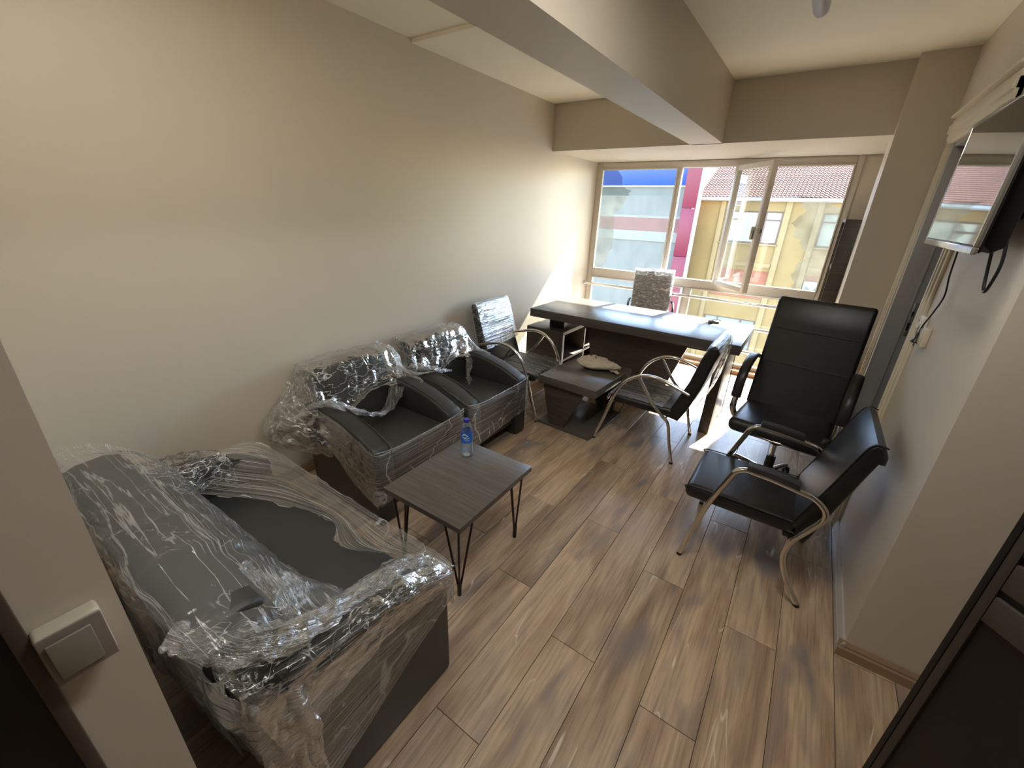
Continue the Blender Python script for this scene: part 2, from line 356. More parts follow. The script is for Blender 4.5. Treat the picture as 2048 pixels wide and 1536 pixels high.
walls('wall_side_room', [((1.7, 1.95, -.06), (1.8, 4.6, 2.8)), ((.65, 4.5, -.06), (1.8, 4.6, 2.8)), ((.65, 1.95, -.06), (1.7, 4.5, -.01)), ((.65, 1.95, 2.7), (1.7, 4.5, 2.8))], UNLIT_ROOM)
walls('wall_dark_room', [((-1.9, -1.2, -.06), (-.87, -.1, -.01)), ((-2.0, -1.2, -.06), (-1.9, -.1, 2.8)), ((-1.9, -1.3, -.06), (-.87, -1.2, 2.8)), ((-1.9, -1.2, 2.7), (-.87, -.1, 2.8))], UNLIT_ROOM)
walls('ceiling', [((-2.62, -2.42, ZC), (2.25, 5.5, 2.80))], CEIL)
tc_ = walls('trim_1', [((-2.475, 2.345, ZC - .024), (-1.115, 4.2, ZC + .01))], CEIL); tc_['label'] = 'lower ceiling step left of the beam'
tb = walls('trim_2', [((-1.115, -2.3, 2.256), (-.857, 4.25, 2.72))]); tb['label'] = 'long ceiling beam running towards the window'
tl_ = walls('trim_3', [((-2.475, 4.22, 2.256), (.235, 5.36, 2.72)), ((.235, 4.50, 2.256), (.505, 5.36, 2.72))]); tl_['label'] = 'deep lintel beam above the window bay'
# outer slab over the window (throws the top shadow edge)
eav = walls('trim_4', [((-4, 5.42, 2.21), (3, 5.735, 2.5))], GREYW)
# baseboards -------------------------------------------
def skirting(name, a, b, nrm, m, h=.075, t=.018):
    """a,b end points on the wall line, nrm: direction into the room"""
    a = Vector((*a, 0)); b = Vector((*b, 0)); d = (b - a); n = Vector((*nrm, 0)).normalized()
    prof = [(0, 0), (t, 0), (t, h * .55), (t * .75, h * .66), (t * .8, h * .75), (t * .35, h), (0, h)]
    bm = bmesh.new(); A = [bm.verts.new(a + n * p[0] + Vector((0, 0, p[1]))) for p in prof]; B = [bm.verts.new(b + n * p[0] + Vector((0, 0, p[1]))) for p in prof]
    bm.faces.new(A); bm.faces.new(B[::-1])
    for i in range(len(prof)): bm.faces.new((A[i], A[(i + 1) % len(prof)], B[(i + 1) % len(prof)], B[i]))
    return struct(finish(name, bm, m, angle=25))
skirting('baseboard_right', (XR, 1.80), (XR, 2.735), (-1, 0), SKIRTW, .07, .022)
skirting('baseboard_pier', (XR - .022, 1.82), (2.1, 1.82), (0, -1), SKIRT, .075, .022)
skirting('baseboard_left', (XL, .05), (XL, 5.3), (1, 0), SKIRT)
# window -------------------------------------------------
win = thing('window_1', 'wide white framed window with an open middle casement', None, (0, 0, 0), kind='structure')
def bar(a, b, par=win, m=WHITE, name='frame_bar'): return box(name, a, b, m, par, bev=.006, seg=2)
Y0, Y1 = 5.345, 5.405
bar((-2.475, Y0, .03), (-2.405, Y1, 2.256)); bar((.10, Y0, .03), (.157, Y1, 2.256))
bar((-2.405, Y0, 2.185), (.10, Y1, 2.256)); bar((-2.405, Y0, .905), (.10, Y1, 1.003)); bar((-2.405, Y0, .03), (.10, Y1, .085))
bar((-1.492, Y0, 1.003), (-1.448, Y1, 2.185)); bar((-.892, Y0, 1.003), (-.850, Y1, 2.185)); bar((-1.197, Y0, .085), (-1.125, Y1, .905))
def pane(a, b, par=win): return box('pane', a, b, GLASS, par, bev=0)
pane((-2.405, 5.372, 1.003), (-1.492, 5.377, 2.185)); pane((-.850, 5.372, 1.003), (.10, 5.377, 2.185))
pane((-2.405, 5.372, .085), (-1.197, 5.377, .905)); pane((-1.125, 5.372, .085), (.10, 5.377, .905))
# glazing beads on the fixed panes
for (xa, xb, za, zb) in ((-2.405, -1.492, 1.003, 2.185), (-.85, .10, 1.003, 2.185), (-2.405, -1.197, .085, .905), (-1.125, .10, .085, .905)):
    bm = bmesh.new(); q = .014
    for a, b in (((xa, 5.33, za), (xb, 5.37, za + q)), ((xa, 5.33, zb - q), (xb, 5.37, zb)), ((xa, 5.33, za + q), (xa + q, 5.37, zb - q)), ((xb - q, 5.33, za + q), (xb, 5.37, zb - q))): box_into(bm, a, b, .003, 1)
    finish('glazing_bead', bm, WHITE, win)
# peeling film stuck to the two fixed panes
def film_poly(pts, rnd):
    out = []
    rr = random.Random(rnd)
    for i, p in enumerate(pts):
        q = pts[(i + 1) % len(pts)]; out.append(p)
        if p[2]:
            for t in (.2, .4, .6, .8): out.append((p[0] + (q[0] - p[0]) * t + rr.uniform(-.028, .028), p[1] + (q[1] - p[1]) * t + rr.uniform(-.01, .01), 1))
    return [(p[0], p[1]) for p in out]
fp = film_poly([(-2.40, 1.01, 0), (-2.27, 1.01, 1), (-2.215, 1.19, 1), (-2.176, 1.39, 1), (-2.204, 1.67, 1), (-2.07, 1.85, 1), (-2.02, 1.94, 1), (-2.13, 2.0, 0), (-2.15, 2.10, 0), (-2.22, 2.178, 0), (-2.40, 2.178, 0)], 3)
prism('window_film', fp, 'y', 5.3705, 5.3715, FILM_W, win)
fp = film_poly([(.098, 1.01, 0), (.098, 1.80, 0), (-.10, 1.90, 0), (-.30, 1.915, 1), (-.20, 1.80, 1), (-.26, 1.68, 1), (-.25, 1.58, 1), (-.17, 1.48, 1), (-.09, 1.37, 1), (-.14, 1.19, 1), (-.12, 1.01, 0)], 5)
prism('window_film', fp, 'y', 5.3705, 5.3715, FILM_W, win)
# open casement, swung 50 degrees into the room
sash = bpy.data.objects.new('casement', None); COL.objects.link(sash); sash.parent = win; sash.location = (-.862, 5.345, 0); sash.rotation_euler = (0, 0, rad(-50))
sash['label'] = 'middle casement swung open into the room'
w_, s_ = .60, .05
for a, b in (((0, -.055, .985), (s_, 0, 2.19)), ((w_ - s_, -.055, .985), (w_, 0, 2.19)), ((s_, -.055, .985), (w_ - s_, 0, .985 + s_)), ((s_, -.055, 2.19 - s_), (w_ - s_, 0, 2.19))):
    box('sash_bar', a, b, WHITE, sash, bev=.005)
box('pane', (s_, -.032, 1.035), (w_ - s_, -.028, 2.14), GLASS2, sash, bev=0)
bm = bmesh.new(); box_into(bm, (w_ - .005, -.045, 1.56), (w_ + .012, -.012, 1.60), .003); box_into(bm, (w_ - .04, -.100, 1.50), (w_ - .02, -.060, 1.62), .006); finish('window_handle', bm, SILVER, sash)
bm = bmesh.new()
for z in (1.25, 1.95): box_into(bm, (w_, -.034, z), (w_ + .006, -.022, z + .03), .002, 1)
finish('lock_cam', bm, SILVER, sash)
struct(box('trim_5', (-2.475, 5.25, 0), (.155, 5.36, .045), THRESH, bev=.004))['label'] = 'tan threshold strip under the window'
# safety rails
RG = 'steel safety rails across the window'
def rail(z, lab, y=5.27, r=.019):
    t = thing('safety_rail', lab, 'rail', (-1.16, y, z), 0, RG)
    tube('rail_tube', [(-1.315, 0, 0), (0, 0, 0), (1.283, 0, 0)], r, STEEL, t, 14)
    for xa_ in (-1.3149, 1.272):
        tube('wall_flange', [(xa_, 0, 0), (xa_ + .012, 0, 0)], .032, STEEL, t, 16)
rail(.815, 'highest steel rail across the window, just below the middle frame bar')
rail(.545, 'middle steel rail across the lower window, level with the desk top', r=.019)
rail(.275, 'lowest steel rail across the lower window, near the floor', r=.019)

# door in the right wall ---------------------------------
d1 = thing('door_1', 'open doorway in the right wall with cream casing', None, kind='structure')
def prof_cas(name, a, b): return box(name, a, b, CASING, d1, bev=.006)
for i, (t, x) in enumerate(((0, .018), (.035, .026))):
    pass
bm = bmesh.new()   # far upright: stepped moulding
for (ya, yb, t) in ((3.79, 3.87, .014), (3.80, 3.85, .022), (3.81, 3.83, .028)): box_into(bm, (XR - t, ya, 0), (XR, yb, 2.14), .003)
finish('casing_far', bm, CASING, d1)
bm = bmesh.new()
for (ya, yb, t) in ((2.755, 2.85, .014), (2.78, 2.84, .022), (2.80, 2.82, .028)): box_into(bm, (XR - t, ya, 0), (XR, yb, 2.14), .003)
finish('casing_near', bm, CASING, d1)
bm = bmesh.new()
for (ya, yb, za, zb, t) in ((2.73, 3.89, 2.14, 2.29, .018), (2.73, 3.89, 2.165, 2.27, .028), (2.73, 3.89, 2.20, 2.245, .038), (2.72, 3.90, 2.285, 2.30, .045)): box_into(bm, (XR - t, ya, za), (XR, yb, zb), .003)
finish('casing_head', bm, CASING, d1)
box('jamb', (XR - .005, 3.745, 0), (.66, 3.79, 2.14), JAMB, d1, bev=.003)
box('door_stop', (.585, 3.73, 0), (.60, 3.745, 2.14), JAMB, d1, bev=.002)
bm = bmesh.new(); box_into(bm, (XR, 2.85, 0), (.66, 2.87, 2.14), .002); box_into(bm, (XR, 2.87, 2.12), (.66, 3.745, 2.14), .002); finish('jamb_near', bm, JAMB, d1)
sp = box('strike_plate', (.607, 3.741, 1.0), (.632, 3.7445, 1.22), SILVER, d1, bev=.001)
bm = bmesh.new(); box_into(bm, (.612, 3.7395, 1.04), (.626, 3.742, 1.09)); box_into(bm, (.612, 3.7395, 1.135), (.626, 3.742, 1.165)); finish('latch_hole', bm, BLACK, sp)

# dark slatted door leaf near the camera on the right ------
d2 = thing('door_2', 'dark wooden door leaf standing ajar beside the wall end', None, (.509, 1.25, 0), math.atan2(.748, -.663) + pi, kind='structure')
# local +x runs back from the free edge
BRN = plain('grey_brown_door_rail', (.060, .050, .042), .5, nscale=8, namp=.2)
VB = plain('very_dark_veneer', (.010, .008, .008), .5, nscale=8, namp=.3)
box('leaf_edge', (0, 0, .02), (.014, .04, 2.08), VB, d2, bev=.002)
box('stile', (.014, .002, .02), (.034, .038, 2.08), BRN, d2, bev=.002)
box('leaf_panel', (.034, .012, .02), (.80, .03, 2.08), VB, d2, bev=0)
for z0, z1 in ((.836, .912), (.933, 1.01), (1.032, 1.11), (1.13, 1.21)): box('rail', (.034, .003, z0), (.78, .037, z1), BRN, d2, bev=.003)
box('hinge_stile', (.78, .002, .02), (.82, .038, 2.08), BRN, d2, bev=.002)

# dark door frame near the camera on the left ---------------
d3 = thing('door_3', 'dark doorway behind the light switch', None, kind='structure')
box('door_casing', (-.75, -.066, 0), (-.738, -.0485, 2.1), plain('brown_door_casing', (.085, .058, .045), .5, nscale=6), d3, bev=.002)
box('door_leaf', (-.80, -1.05, 0), (-.765, -.066, 2.1), VB, d3, bev=0)

# light switch ----------------------------------------------
ls = thing('light_switch', 'cream surface-mounted light switch on the near left wall end', 'switch', (-.75, -.0105, 1.135))
box('switch_box', (0, -.0375, -.075), (.030, .031, .015), plain('cream_switch_plastic', (.56, .52, .42), .35), ls, bev=.006, seg=3)
box('switch_frame', (.030, -.0365, -.074), (.034, .030, .014), plain('grey_switch_frame', (.25, .21, .19), .35), ls, bev=.002)
box('rocker', (.034, -.030, -.064), (.0385, .016, .003), plain('beige_rocker', (.28, .26, .22), .3), ls, bev=.0015, rot=Matrix.Rotation(rad(2.5), 3, 'Y'))

# television -------------------------------------------------
tv = thing('television', 'flat television on a bracket high on the right wall', 'television', (.37, 2.185, 1.625))
tv.rotation_euler = (0, rad(1.2), 0)
box('bezel', (0, -.375, 0), (.018, .375, .43), BLACK, tv, bev=.004)
box('screen', (-.0015, -.365, .022), (0, .365, .42), GLOSSBLACK, tv, bev=0)
bm = bmesh.new(); box_into(bm, (-.004, -.376, -.004), (.012, .376, .017), .003); finish('bottom_trim', bm, SILVER, tv)
bm = bmesh.new()
for a, b in (((-.003, -.377, .424), (.014, .377, .434)), ((-.003, .369, .017), (.012, .377, .424)), ((-.003, -.377, .017), (.012, -.369, .424))): box_into(bm, a, b, .002)
finish('edge_trim', bm, SILVER, tv)
prism('back_housing', [(.018, .03), (.018, .40), (.045, .37), (.075, .27), (.075, .02), (.05, .0)], 'y', -.33, .33, BLACK, tv, bev=.008)
bm = bmesh.new(); box_into(bm, (.075, -.10, .08), (.085, .10, .34), .002); box_into(bm, (.085, -.03, .16), (.118, .03, .24), .003); box_into(bm, (.118, -.12, .10), (.130, .12, .34), .002); finish('wall_bracket', bm, BLACK, tv)
cab = thing('television_cable', 'black television cable with an unplugged two-pin plug hanging down the wall', 'cable', (.46, 2.3, 1.64))
def rel(pts, o): return [tuple(p[i] - o[i] for i in range(3)) for p in pts]
cbo = (.46, 2.3, 1.64)
tube('cord', rel(cr([(.455, 2.44, 1.65), (.47, 2.50, 1.60), (.485, 2.545, 1.50), (.487, 2.50, 1.42), (.480, 2.53, 1.34), (.478, 2.60, 1.27), (.475, 2.60, 1.235)], 8), cbo), .0032, BLACK, cab, 8)
tube('cord_loop', rel(cr([(.435, 1.93, 1.64), (.445, 1.925, 1.57), (.45, 1.90, 1.515), (.45, 1.87, 1.53), (.45, 1.855, 1.60), (.44, 1.87, 1.68)], 8), cbo), .0045, BLACK, cab, 8)
pl_ = lathe('plug', [(.004, .045), (.006, .03), (.010, .012), (.018, .004), (.019, 0), (.017, -.003)][::-1], BLACK, cab, 14, loc=(.475 - .46, 2.60 - 2.3, 1.195 - 1.64)); pl_.rotation_euler = (rad(4), 0, 0)
bm = bmesh.new()
for s in (-1, 1): tube_into(bm, [(0, s * .0095, 0), (0, s * .0095, -.022)], .0024, 8)
finish('pin', bm, SILVER, pl_)
# socket and a second box beside it
so = thing('wall_socket', 'white two-pin wall socket beside the door casing', 'socket', (XR, 2.70, 1.26))
box('plate', (-.022, -.04, -.04), (0, .04, .04), plain('white_socket_plastic', (.70, .67, .58), .3), so, bev=.006)
lr = lathe('socket_face', [(.001, .0), (.024, 0), (.026, .004), (.020, .004), (.019, -.006), (.001, -.006)], plain('white_socket_face', (.75, .73, .66), .25), so, 24, loc=(-.024, 0, 0)); lr.rotation_euler = (0, rad(-90), 0)
so2 = thing('wall_switch_box', 'small cream switch box next to the wall socket', 'switch', (XR, 2.575, 1.225))
box('plate', (-.024, -.038, -.04), (0, .038, .045), plain('cream_switch_plastic', (.60, .54, .42), .35), so2, bev=.005)
box('rocker', (-.028, -.028, -.03), (-.0235, .028, .034), plain('cream_rocker', (.55, .50, .40), .3), so2, bev=.002)
# ceiling lamp
lp = thing('ceiling_tube_lamp', 'pale tube lamp fixed under the ceiling right of the beam', 'lamp', (-.27, 2.3, ZC))
box('lamp_base', (-.028, -.6, -.03), (.028, .6, 0), WHITE, lp, bev=.004)
tube('diffuser', [(0, -.66, -.052), (0, -.64, -.052), (0, .60, -.052), (0, .645, -.052), (0, .66, -.052)], [.02, .036, .036, .032, .022], LAMPW, lp, 18)

for lx, ly, hl_, lab_ in ((-1.35, .52, .56, 'added unseen fill lamp above the sofa, left of the long beam'), (-.10, 1.12, .44, 'added unseen fill lamp above the near floor, right of the long beam')):  # casings made up for the unseen fill lamps
    hl = thing('added_fill_lamp', lab_, 'lamp', (lx, ly, 2.69))
    box('fill_lamp_housing', (-.10, -hl_, -.09), (.10, hl_, -.05), WHITE, hl, bev=.004)
    for sy in (-1, 1): tube('fill_lamp_rod', [(0, sy * (hl_ - .1), -.05), (0, sy * (hl_ - .1), 0)], .005, SILVER, hl, 8)
# ================================================================= OUTSIDE
OY = 24.0
yb = thing('yellow_building', 'yellow rendered building with brown windows and a tiled roof across the street', 'building', (0, OY, 0))
def xb(name, x0, x1, z0, z1, y0, y1, m, par, bev=0): return box(name, (x0, y0, z0), (x1, y1, z1), m, par, bev=bev)
# wall as a mesh with window recesses: piers + spandrels
xs = [(-5.6, -4.36), (-1.38, -.40), (2.9, 6.5)]
wins = []
cols = [(-4.10, -1.66), (-.15, 2.40)]
rows = [(.54, 1.98), (-2.05, -.70), (-4.9, -3.12)]
bm = bmesh.new()
for x0, x1 in ((-5.6, -4.10), (-1.66, -.15), (2.40, 6.5)): box_into(bm, (x0, 0, -7), (x1, .6, 2.50), 0)
for x0, x1 in cols:
    for z0, z1 in ((1.98, 2.50), (-.70, .54), (-3.12, -2.05), (-7, -4.9)): box_into(bm, (x0, 0, z0), (x1, .6, z1), 0)
finish('wall', bm, YEL, yb, smooth=False)
for x0, x1 in ((-4.36, -4.14), (-1.63, -1.38), (-.42, -.19), (2.44, 2.66)): box('pilaster', (x0, -.12, -7), (x1, 0, 2.42), YEL2, yb, bev=.02)
for x0, x1 in cols:
    xb('lintel_band', x0, x1, -.52, -.34, -.08, 0, YEL2, yb)
for (x0, x1) in cols:
    for ri, (z0, z1) in enumerate(rows):
        mt = BRICK if ri == 1 else BRWN
        wf = bpy.data.objects.new('window', None); COL.objects.link(wf); wf.parent = yb
        bm = bmesh.new(); q = .07
        for a, b in (((x0, .10, z0), (x1, .2, z0 + q)), ((x0, .10, z1 - q), (x1, .2, z1)), ((x0, .10, z0 + q), (x0 + q, .2, z1 - q)), ((x1 - q, .10, z0 + q), (x1, .2, z1 - q))): box_into(bm, a, b, 0)
        nm = 3
        xs_ = [x0 + .62, x1 - .72]
        for xm in xs_: box_into(bm, (xm, .11, z0 + q), (xm + .07, .2, z1 - q), 0)
        box_into(bm, (x1 - .65, .11, z1 - .42), (x1 - q, .2, z1 - .35), 0); box_into(bm, (x0 + q, .11, z1 - .42), (x0 + .62, .2, z1 - .35), 0)
        finish('window_frame', bm, mt, wf, smooth=False)
        for a, b in ((x0 + q, xs_[0]), (xs_[0] + .07, xs_[1]), (xs_[1] + .07, x1 - q)):
            xb('pane', a, b, z0 + q, z1 - q, .16, .18, XGLASS if ri != 1 else BRICK, wf)
        if ri == 0: xb('sill', x0 - .1, x1 + .1, z0 - .07, z0, -.12, .1, YEL2, yb, .01)
# grid bars behind the glass of the first window
bm = bmesh.new()
for i in range(5): box_into(bm, (-3.4, .185, .75 + i * .22), (-2.4, .20, .77 + i * .22), 0)
for i in range(4): box_into(bm, (-3.3 + i * .28, .185, .62), (-3.28 + i * .28, .20, 1.7), 0)
finish('window_grille', bm, WHITEX, yb, smooth=False)
# small sign with the letter M beside the lower right window
sg = box('sign_board', (-.15 + .02, -.10, -1.9), (.58, -.06, -.95), plain('grey_sign_board', (.42, .42, .40), .5), yb, bev=.01)
fc = bpy.data.curves.new('sign_letter', 'FONT'); fc.body = 'M'; fc.size = .75; fc.extrude = .01; fc.align_x = 'CENTER'; fc.offset = .02
fo = bpy.data.objects.new('sign_letter_curve', fc); COL.objects.link(fo); bpy.context.view_layer.update()
me_ = bpy.data.meshes.new_from_object(fo.evaluated_get(bpy.context.evaluated_depsgraph_get())); bpy.data.objects.remove(fo)
fo = bpy.data.objects.new('sign_letter', me_); COL.objects.link(fo); fo.parent = sg; fo.location = (.22, -.12, -1.72); fo.rotation_euler = (rad(90), 0, 0)
me_.materials.clear(); me_.materials.append(plain('blue_grey_letter', (.10, .16, .22), .5))
# gutter, roof
xb('gutter', -5.45, 6.5, 2.42, 2.56, -.42, -.24, GUT, yb, .03); xb('soffit', -5.45, 6.5, 2.40, 2.47, -.30, .3, WHITEX, yb)
roof = prism('roof', [(-.35, 2.50), (5.0, 5.0), (10, 2.5)], 'x', -5.45, 6.5, plain('roof_deck', (.25, .13, .10), .8), yb)
# tiles: wavy stepped courses, joined as one part
rn = random.Random(4)
dv = Vector((0, 5.35, 2.5)).normalized(); nv_ = Vector((0, -dv.z, dv.y))
bm = bmesh.new(); nx = 150; dx = 12.0 / nx
for r_ in range(26):
    base = Vector((-5.47, -.40, 2.52)) + dv * (.2 * r_); 
    lo = []; hi = []
    for i in range(nx * 2 + 1):
        wv = .050 * abs(sin(pi * i / 4)) + rn.uniform(0, .004)
        x = i * dx / 2
        lo.append(bm.verts.new(base + Vector((x, 0, 0)) + nv_ * (.045 + wv)))
        hi.append(bm.verts.new(base + Vector((x, 0, 0)) + dv * .21 + nv_ * (.015 + wv)))
    lo0 = [bm.verts.new(v.co - nv_ * .035) for v in lo]
    for i in range(nx * 2):
        bm.faces.new((lo[i], lo[i + 1], hi[i + 1], hi[i])); bm.faces.new((lo0[i], lo0[i + 1], lo[i + 1], lo[i]))
rt = finish('roof_tiles', bm, TILE, yb, smooth=False); rt['kind'] = 'stuff'
# roof end coping and pale gable wall left of the tiles
bm = bmesh.new(); box_into(bm, (-5.75, -.45, 2.45), (-5.40, 5.2, 2.72), .0, rot=Matrix.Rotation(math.atan2(2.5, 5.35), 3, 'X'), pivot=(-5.5, -.35, 2.5)); finish('roof_coping', bm, WHITEX, yb)

gb = thing('grey_building', 'grey rendered building with a blue sign panel on top across the street', 'building', (0, 23, 0))
xb('wall', -70, -5.84, -7, 2.98, 0, 1.5, GREYW, gb)
xb('red_band', -70, -5.84, .87, 1.50, -.05, 0, PINKB, gb); xb('pale_band', -70, -5.84, .38, .86, -.07, 0, PALEB, gb); xb('coping', -70, -5.84, 2.93, 3.0, -.12, 0, WHITEX, gb, .01)
xb('sign_panel', -70, -5.84, 3.0, 5.4, -.10, .2, BLUE, gb, .01); xb('string_course', -70, -5.84, 1.50, 1.60, -.03, 0, PALEB, gb)
mg = thing('magenta_column', 'tall magenta clad column between the grey and the yellow building', 'column', (0, 22.4, 0))
for i, z in enumerate((-7, -3.6, -.2, 2.0)):
    xb('cladding_panel', -5.82, -5.18, z, (-3.62, -.22, 1.98, 5.4)[i], 0, .5, MAG, mg, .01)
xb('corner_trim', -5.18, -5.10, -7, 5.4, .05, .5, WHITEX, mg)
struct(box('ground', (-120, 6, -7.2), (60, 60, -7.0), ROAD, bev=0))
# building on our own side whose wall stands beside the window bay is not in view

# ================================================================= FURNITURE
# desk --------------------------------------------------------
dk = thing('office_desk', 'long anthracite wood office desk in front of the window', 'desk', (-1.26, 3.97, 0))
def R_(a, b, o=(-1.26, 3.97, 0)): return tuple(a[i] - o[i] for i in range(3)), tuple(b[i] - o[i] for i in range(3))
a, b = R_((-2.23, 3.555, .70), (-.295, 4.40, .78)); box('desk_top', a, b, DESKTOP, dk, bev=.002)
a, b = R_((-.455, 3.50, .0), (-.375, 3.58, .70)); 
prism('leg_panel', [(3.50 - 3.97, 0), (4.05 - 3.97, 0), (4.15 - 3.97, .70), (3.60 - 3.97, .70)], 'x', -.455 + 1.26, -.375 + 1.26, DESK, dk, bev=.002)
prism('modesty_panel', [(-1.70 + 1.26, .70), (-.70 + 1.26, .70), (-.92 + 1.26, .02), (-1.58 + 1.26, .02)], 'y', 3.80 - 3.97, 3.84 - 3.97, DESK, dk, bev=.001)
a, b = R_((-1.70, 3.72, .64), (-.46, 3.80, .70)); box('apron', a, b, DESK, dk, bev=.001)
tube('cable', [(.90, .02, .69), (.905, .0, .35), (.90, .03, .01)], .004, SILVER, dk, 6)
# side cabinet
pc = thing('side_cabinet', 'low anthracite side cabinet with open shelves under the left end of the desk', 'cabinet', (-2.09, 4.1, 0))
def C_(a, b): return R_(a, b, (-2.09, 4.1, 0))
for nm, a, b in (('front_panel', (-2.30, 3.62, .0), (-1.93, 3.66, .54)), ('side_edge', (-1.93, 3.62, .0), (-1.87, 3.66, .54)), ('cabinet_top', (-2.30, 3.62, .54), (-1.87, 4.72, .575)),
                 ('shelf', (-2.28, 3.66, .25), (-1.875, 4.70, .275)), ('cabinet_floor', (-2.28, 3.66, .02), (-1.875, 4.70, .05)),
                 ('divider', (-2.28, 4.15, .05), (-1.88, 4.175, .54)), ('rear_panel', (-2.30, 3.66, 0), (-2.28, 4.72, .54)), ('end_panel', (-2.28, 4.70, 0), (-1.87, 4.72, .54))):
    a, b = C_(a, b); box(nm, a, b, DESK, pc, bev=.0015)
a, b = C_((-2.10, 3.74, .575), (-1.93, 3.86, .70)); box('black_support', a, b, BLACK, pc, bev=.003)
# bookcase
bc = thing('tall_bookcase', 'tall narrow anthracite bookcase standing behind the wall pillar', 'bookcase', (.32, 4.9, 0))
def B_(a, b): return R_(a, b, (.32, 4.9, 0))
for nm, a, b in (('side_panel', (.13, 4.52, 0), (.50, 4.545, 1.71)), ('side_panel', (.13, 5.30, 0), (.50, 5.325, 1.71)), ('top_panel', (.13, 4.545, 1.685), (.50, 5.30, 1.71)), ('back_panel', (.48, 4.545, 0), (.50, 5.30, 1.685)),
                 ('shelf', (.14, 4.545, 1.28), (.48, 5.30, 1.305)), ('shelf', (.14, 4.545, .88), (.48, 5.30, .905)), ('shelf', (.14, 4.545, .45), (.48, 5.30, .475)), ('shelf', (.14, 4.545, .04), (.48, 5.30, .065))):
    a, b = B_(a, b); box(nm, a, b, DESK, bc, bev=.0015)
# coffee table with trapezoid panels
ct = thing('trapezoid_coffee_table', 'low anthracite coffee table with trapezoid legs in front of the desk', 'table', (-1.345, 3.09, 0), rad(-3))
box('table_top', (-.255, -.335, .385), (.262, .335, .45), DESKTOP, ct, bev=.002)
prism('trapezoid_panel', [(-.235, .385), (.15, .385), (-.02, .022), (-.155, .022)], 'y', -.30, -.262, DESK, ct, bev=.0015)
prism('trapezoid_panel', [(.235, .385), (-.15, .385), (.02, .022), (.155, .022)], 'y', .262, .30, DESK, ct, bev=.0015)
box('base_plate', (-.262, -.31, 0), (.235, .31, .022), DESKTOP, ct, bev=.002)
# hairpin table
ht_ = thing('hairpin_table', 'small dark wood side table on hairpin legs beside the sofa', 'table', (-1.175, 1.30, 0), rad(1))
box('table_top', (-.238, -.285, .432), (.238, .290, .46), DESKTOP, ht_, bev=.0015)
for sx in (-1, 1):
    for sy in (-1, 1):
        bm = bmesh.new(); fx, fy = sx * .185, sy * .235
        for q in ((sx * .205, sy * .150), (sx * .120, sy * .255), (sx * .205, sy * .255)):
            tube_into(bm, [(q[0], q[1], .432), (fx + (q[0] - fx) * .08, fy + (q[1] - fy) * .08, .05)], .0055, 8)
        box_into(bm, (min(sx * .11, sx * .215), min(sy * .14, sy * .265), .428), (max(sx * .11, sx * .215), max(sy * .14, sy * .265), .433), 0)
        lg = finish('hairpin_leg', bm, HAIRPIN, ht_)
        tube('leg_foot', [(fx, fy, .075), (fx, fy, .0)], [.012, .010], BLACK, lg, 10)
# bottle
bt = thing('water_bottle', 'clear half-litre water bottle with blue label and cap on the hairpin table', 'bottle', (-1.285, 1.475, .46))
lathe('bottle_body', [(.004, .004), (.022, .001), (.030, .006), (.0325, .016), (.0325, .055), (.0315, .058), (.0325, .061), (.0325, .082), (.032, .086), (.032, .150), (.0325, .154), (.031, .168), (.026, .184), (.017, .197), (.0125, .203), (.0125, .212)], BOTTLE, bt, 32)
lathe('water', [(.004, .006), (.028, .008), (.0305, .018), (.0305, .125), (.004, .125)], glass_mat('water', (.94, .96, .97), 1.2, .25), bt, 28)
lab = lathe('bottle_label', [(.0329, .086), (.0331, .089), (.0331, .147), (.0329, .150)], plain('blue_label', (.03, .16, .66), .3, nscale=30, namp=.3), bt, 32, cap=False)
LW = plain('white_label_print', (.60, .74, .88), .4)
bm = bmesh.new()
def lab_stroke(pts, w):   # pts: (angle deg, z)
    for (a0, z0), (a1, z1) in zip(pts, pts[1:]):
        n = 5
        for i in range(n):
            t0, t1 = i / n, (i + 1) / n
            vs_ = []
            for t, s in ((t0, -1), (t1, -1), (t1, 1), (t0, 1)):
                a = rad(a0 + (a1 - a0) * t); z = z0 + (z1 - z0) * t + s * w
                vs_.append(bm.verts.new((.0336 * cos(a), .0336 * sin(a), z)))
            bm.faces.new(vs_)
lab_stroke([(-95, .128), (-80, .138), (-62, .140), (-45, .130), (-38, .128)], .004); lab_stroke([(-90, .122), (-70, .119), (-50, .122)], .003)
for i in range(6): lab_stroke([(-72 + i * 8, .101), (-69 + i * 8, .108 if i % 2 else .106), (-66 + i * 8, .101)], .0018)
lab_stroke([(-80, .112), (-60, .116), (-40, .114), (-20, .120)], .0015)
finish('label_print', bm, LW, lab)
lathe('bottle_cap', [(.0145, .200), (.0155, .202), (.0155, .214), (.0145, .217), (.002, .218)], SKYBLUE, bt, 26)
# plastic bag on coffee table
bg_ = thing('plastic_bag', 'crumpled cream plastic bag with black print lying on the coffee table', 'bag', (-1.33, 3.22, .45), rad(5))
bm = bmesh.new(); nu, nv = 72, 30; rings = []
for j in range(nv + 1):
    ph = pi * j / nv; ring = []
    for i in range(nu):
        th = 2 * pi * i / nu
        x = .155 * sin(ph) * cos(th); y = .125 * sin(ph) * sin(th); z = .040 * (1 - cos(ph))
        if cos(th) > 0: x *= 1 + .35 * cos(th) ** 6; y *= 1 - .25 * cos(th) ** 2
        n_ = noise.noise(Vector((x * 16, y * 16, j * .21))) * .018 + abs(noise.noise(Vector((x * 22, y * 22, 5)))) * .030 + abs(noise.noise(Vector((x * 48, y * 48, 8)))) * .010
        s = 1 + n_ * 4 * sin(ph)
        ring.append(bm.verts.new((x * s, y * s, max(.001, z + n_ * (j / nv) * 1.2))))
    rings.append(ring)
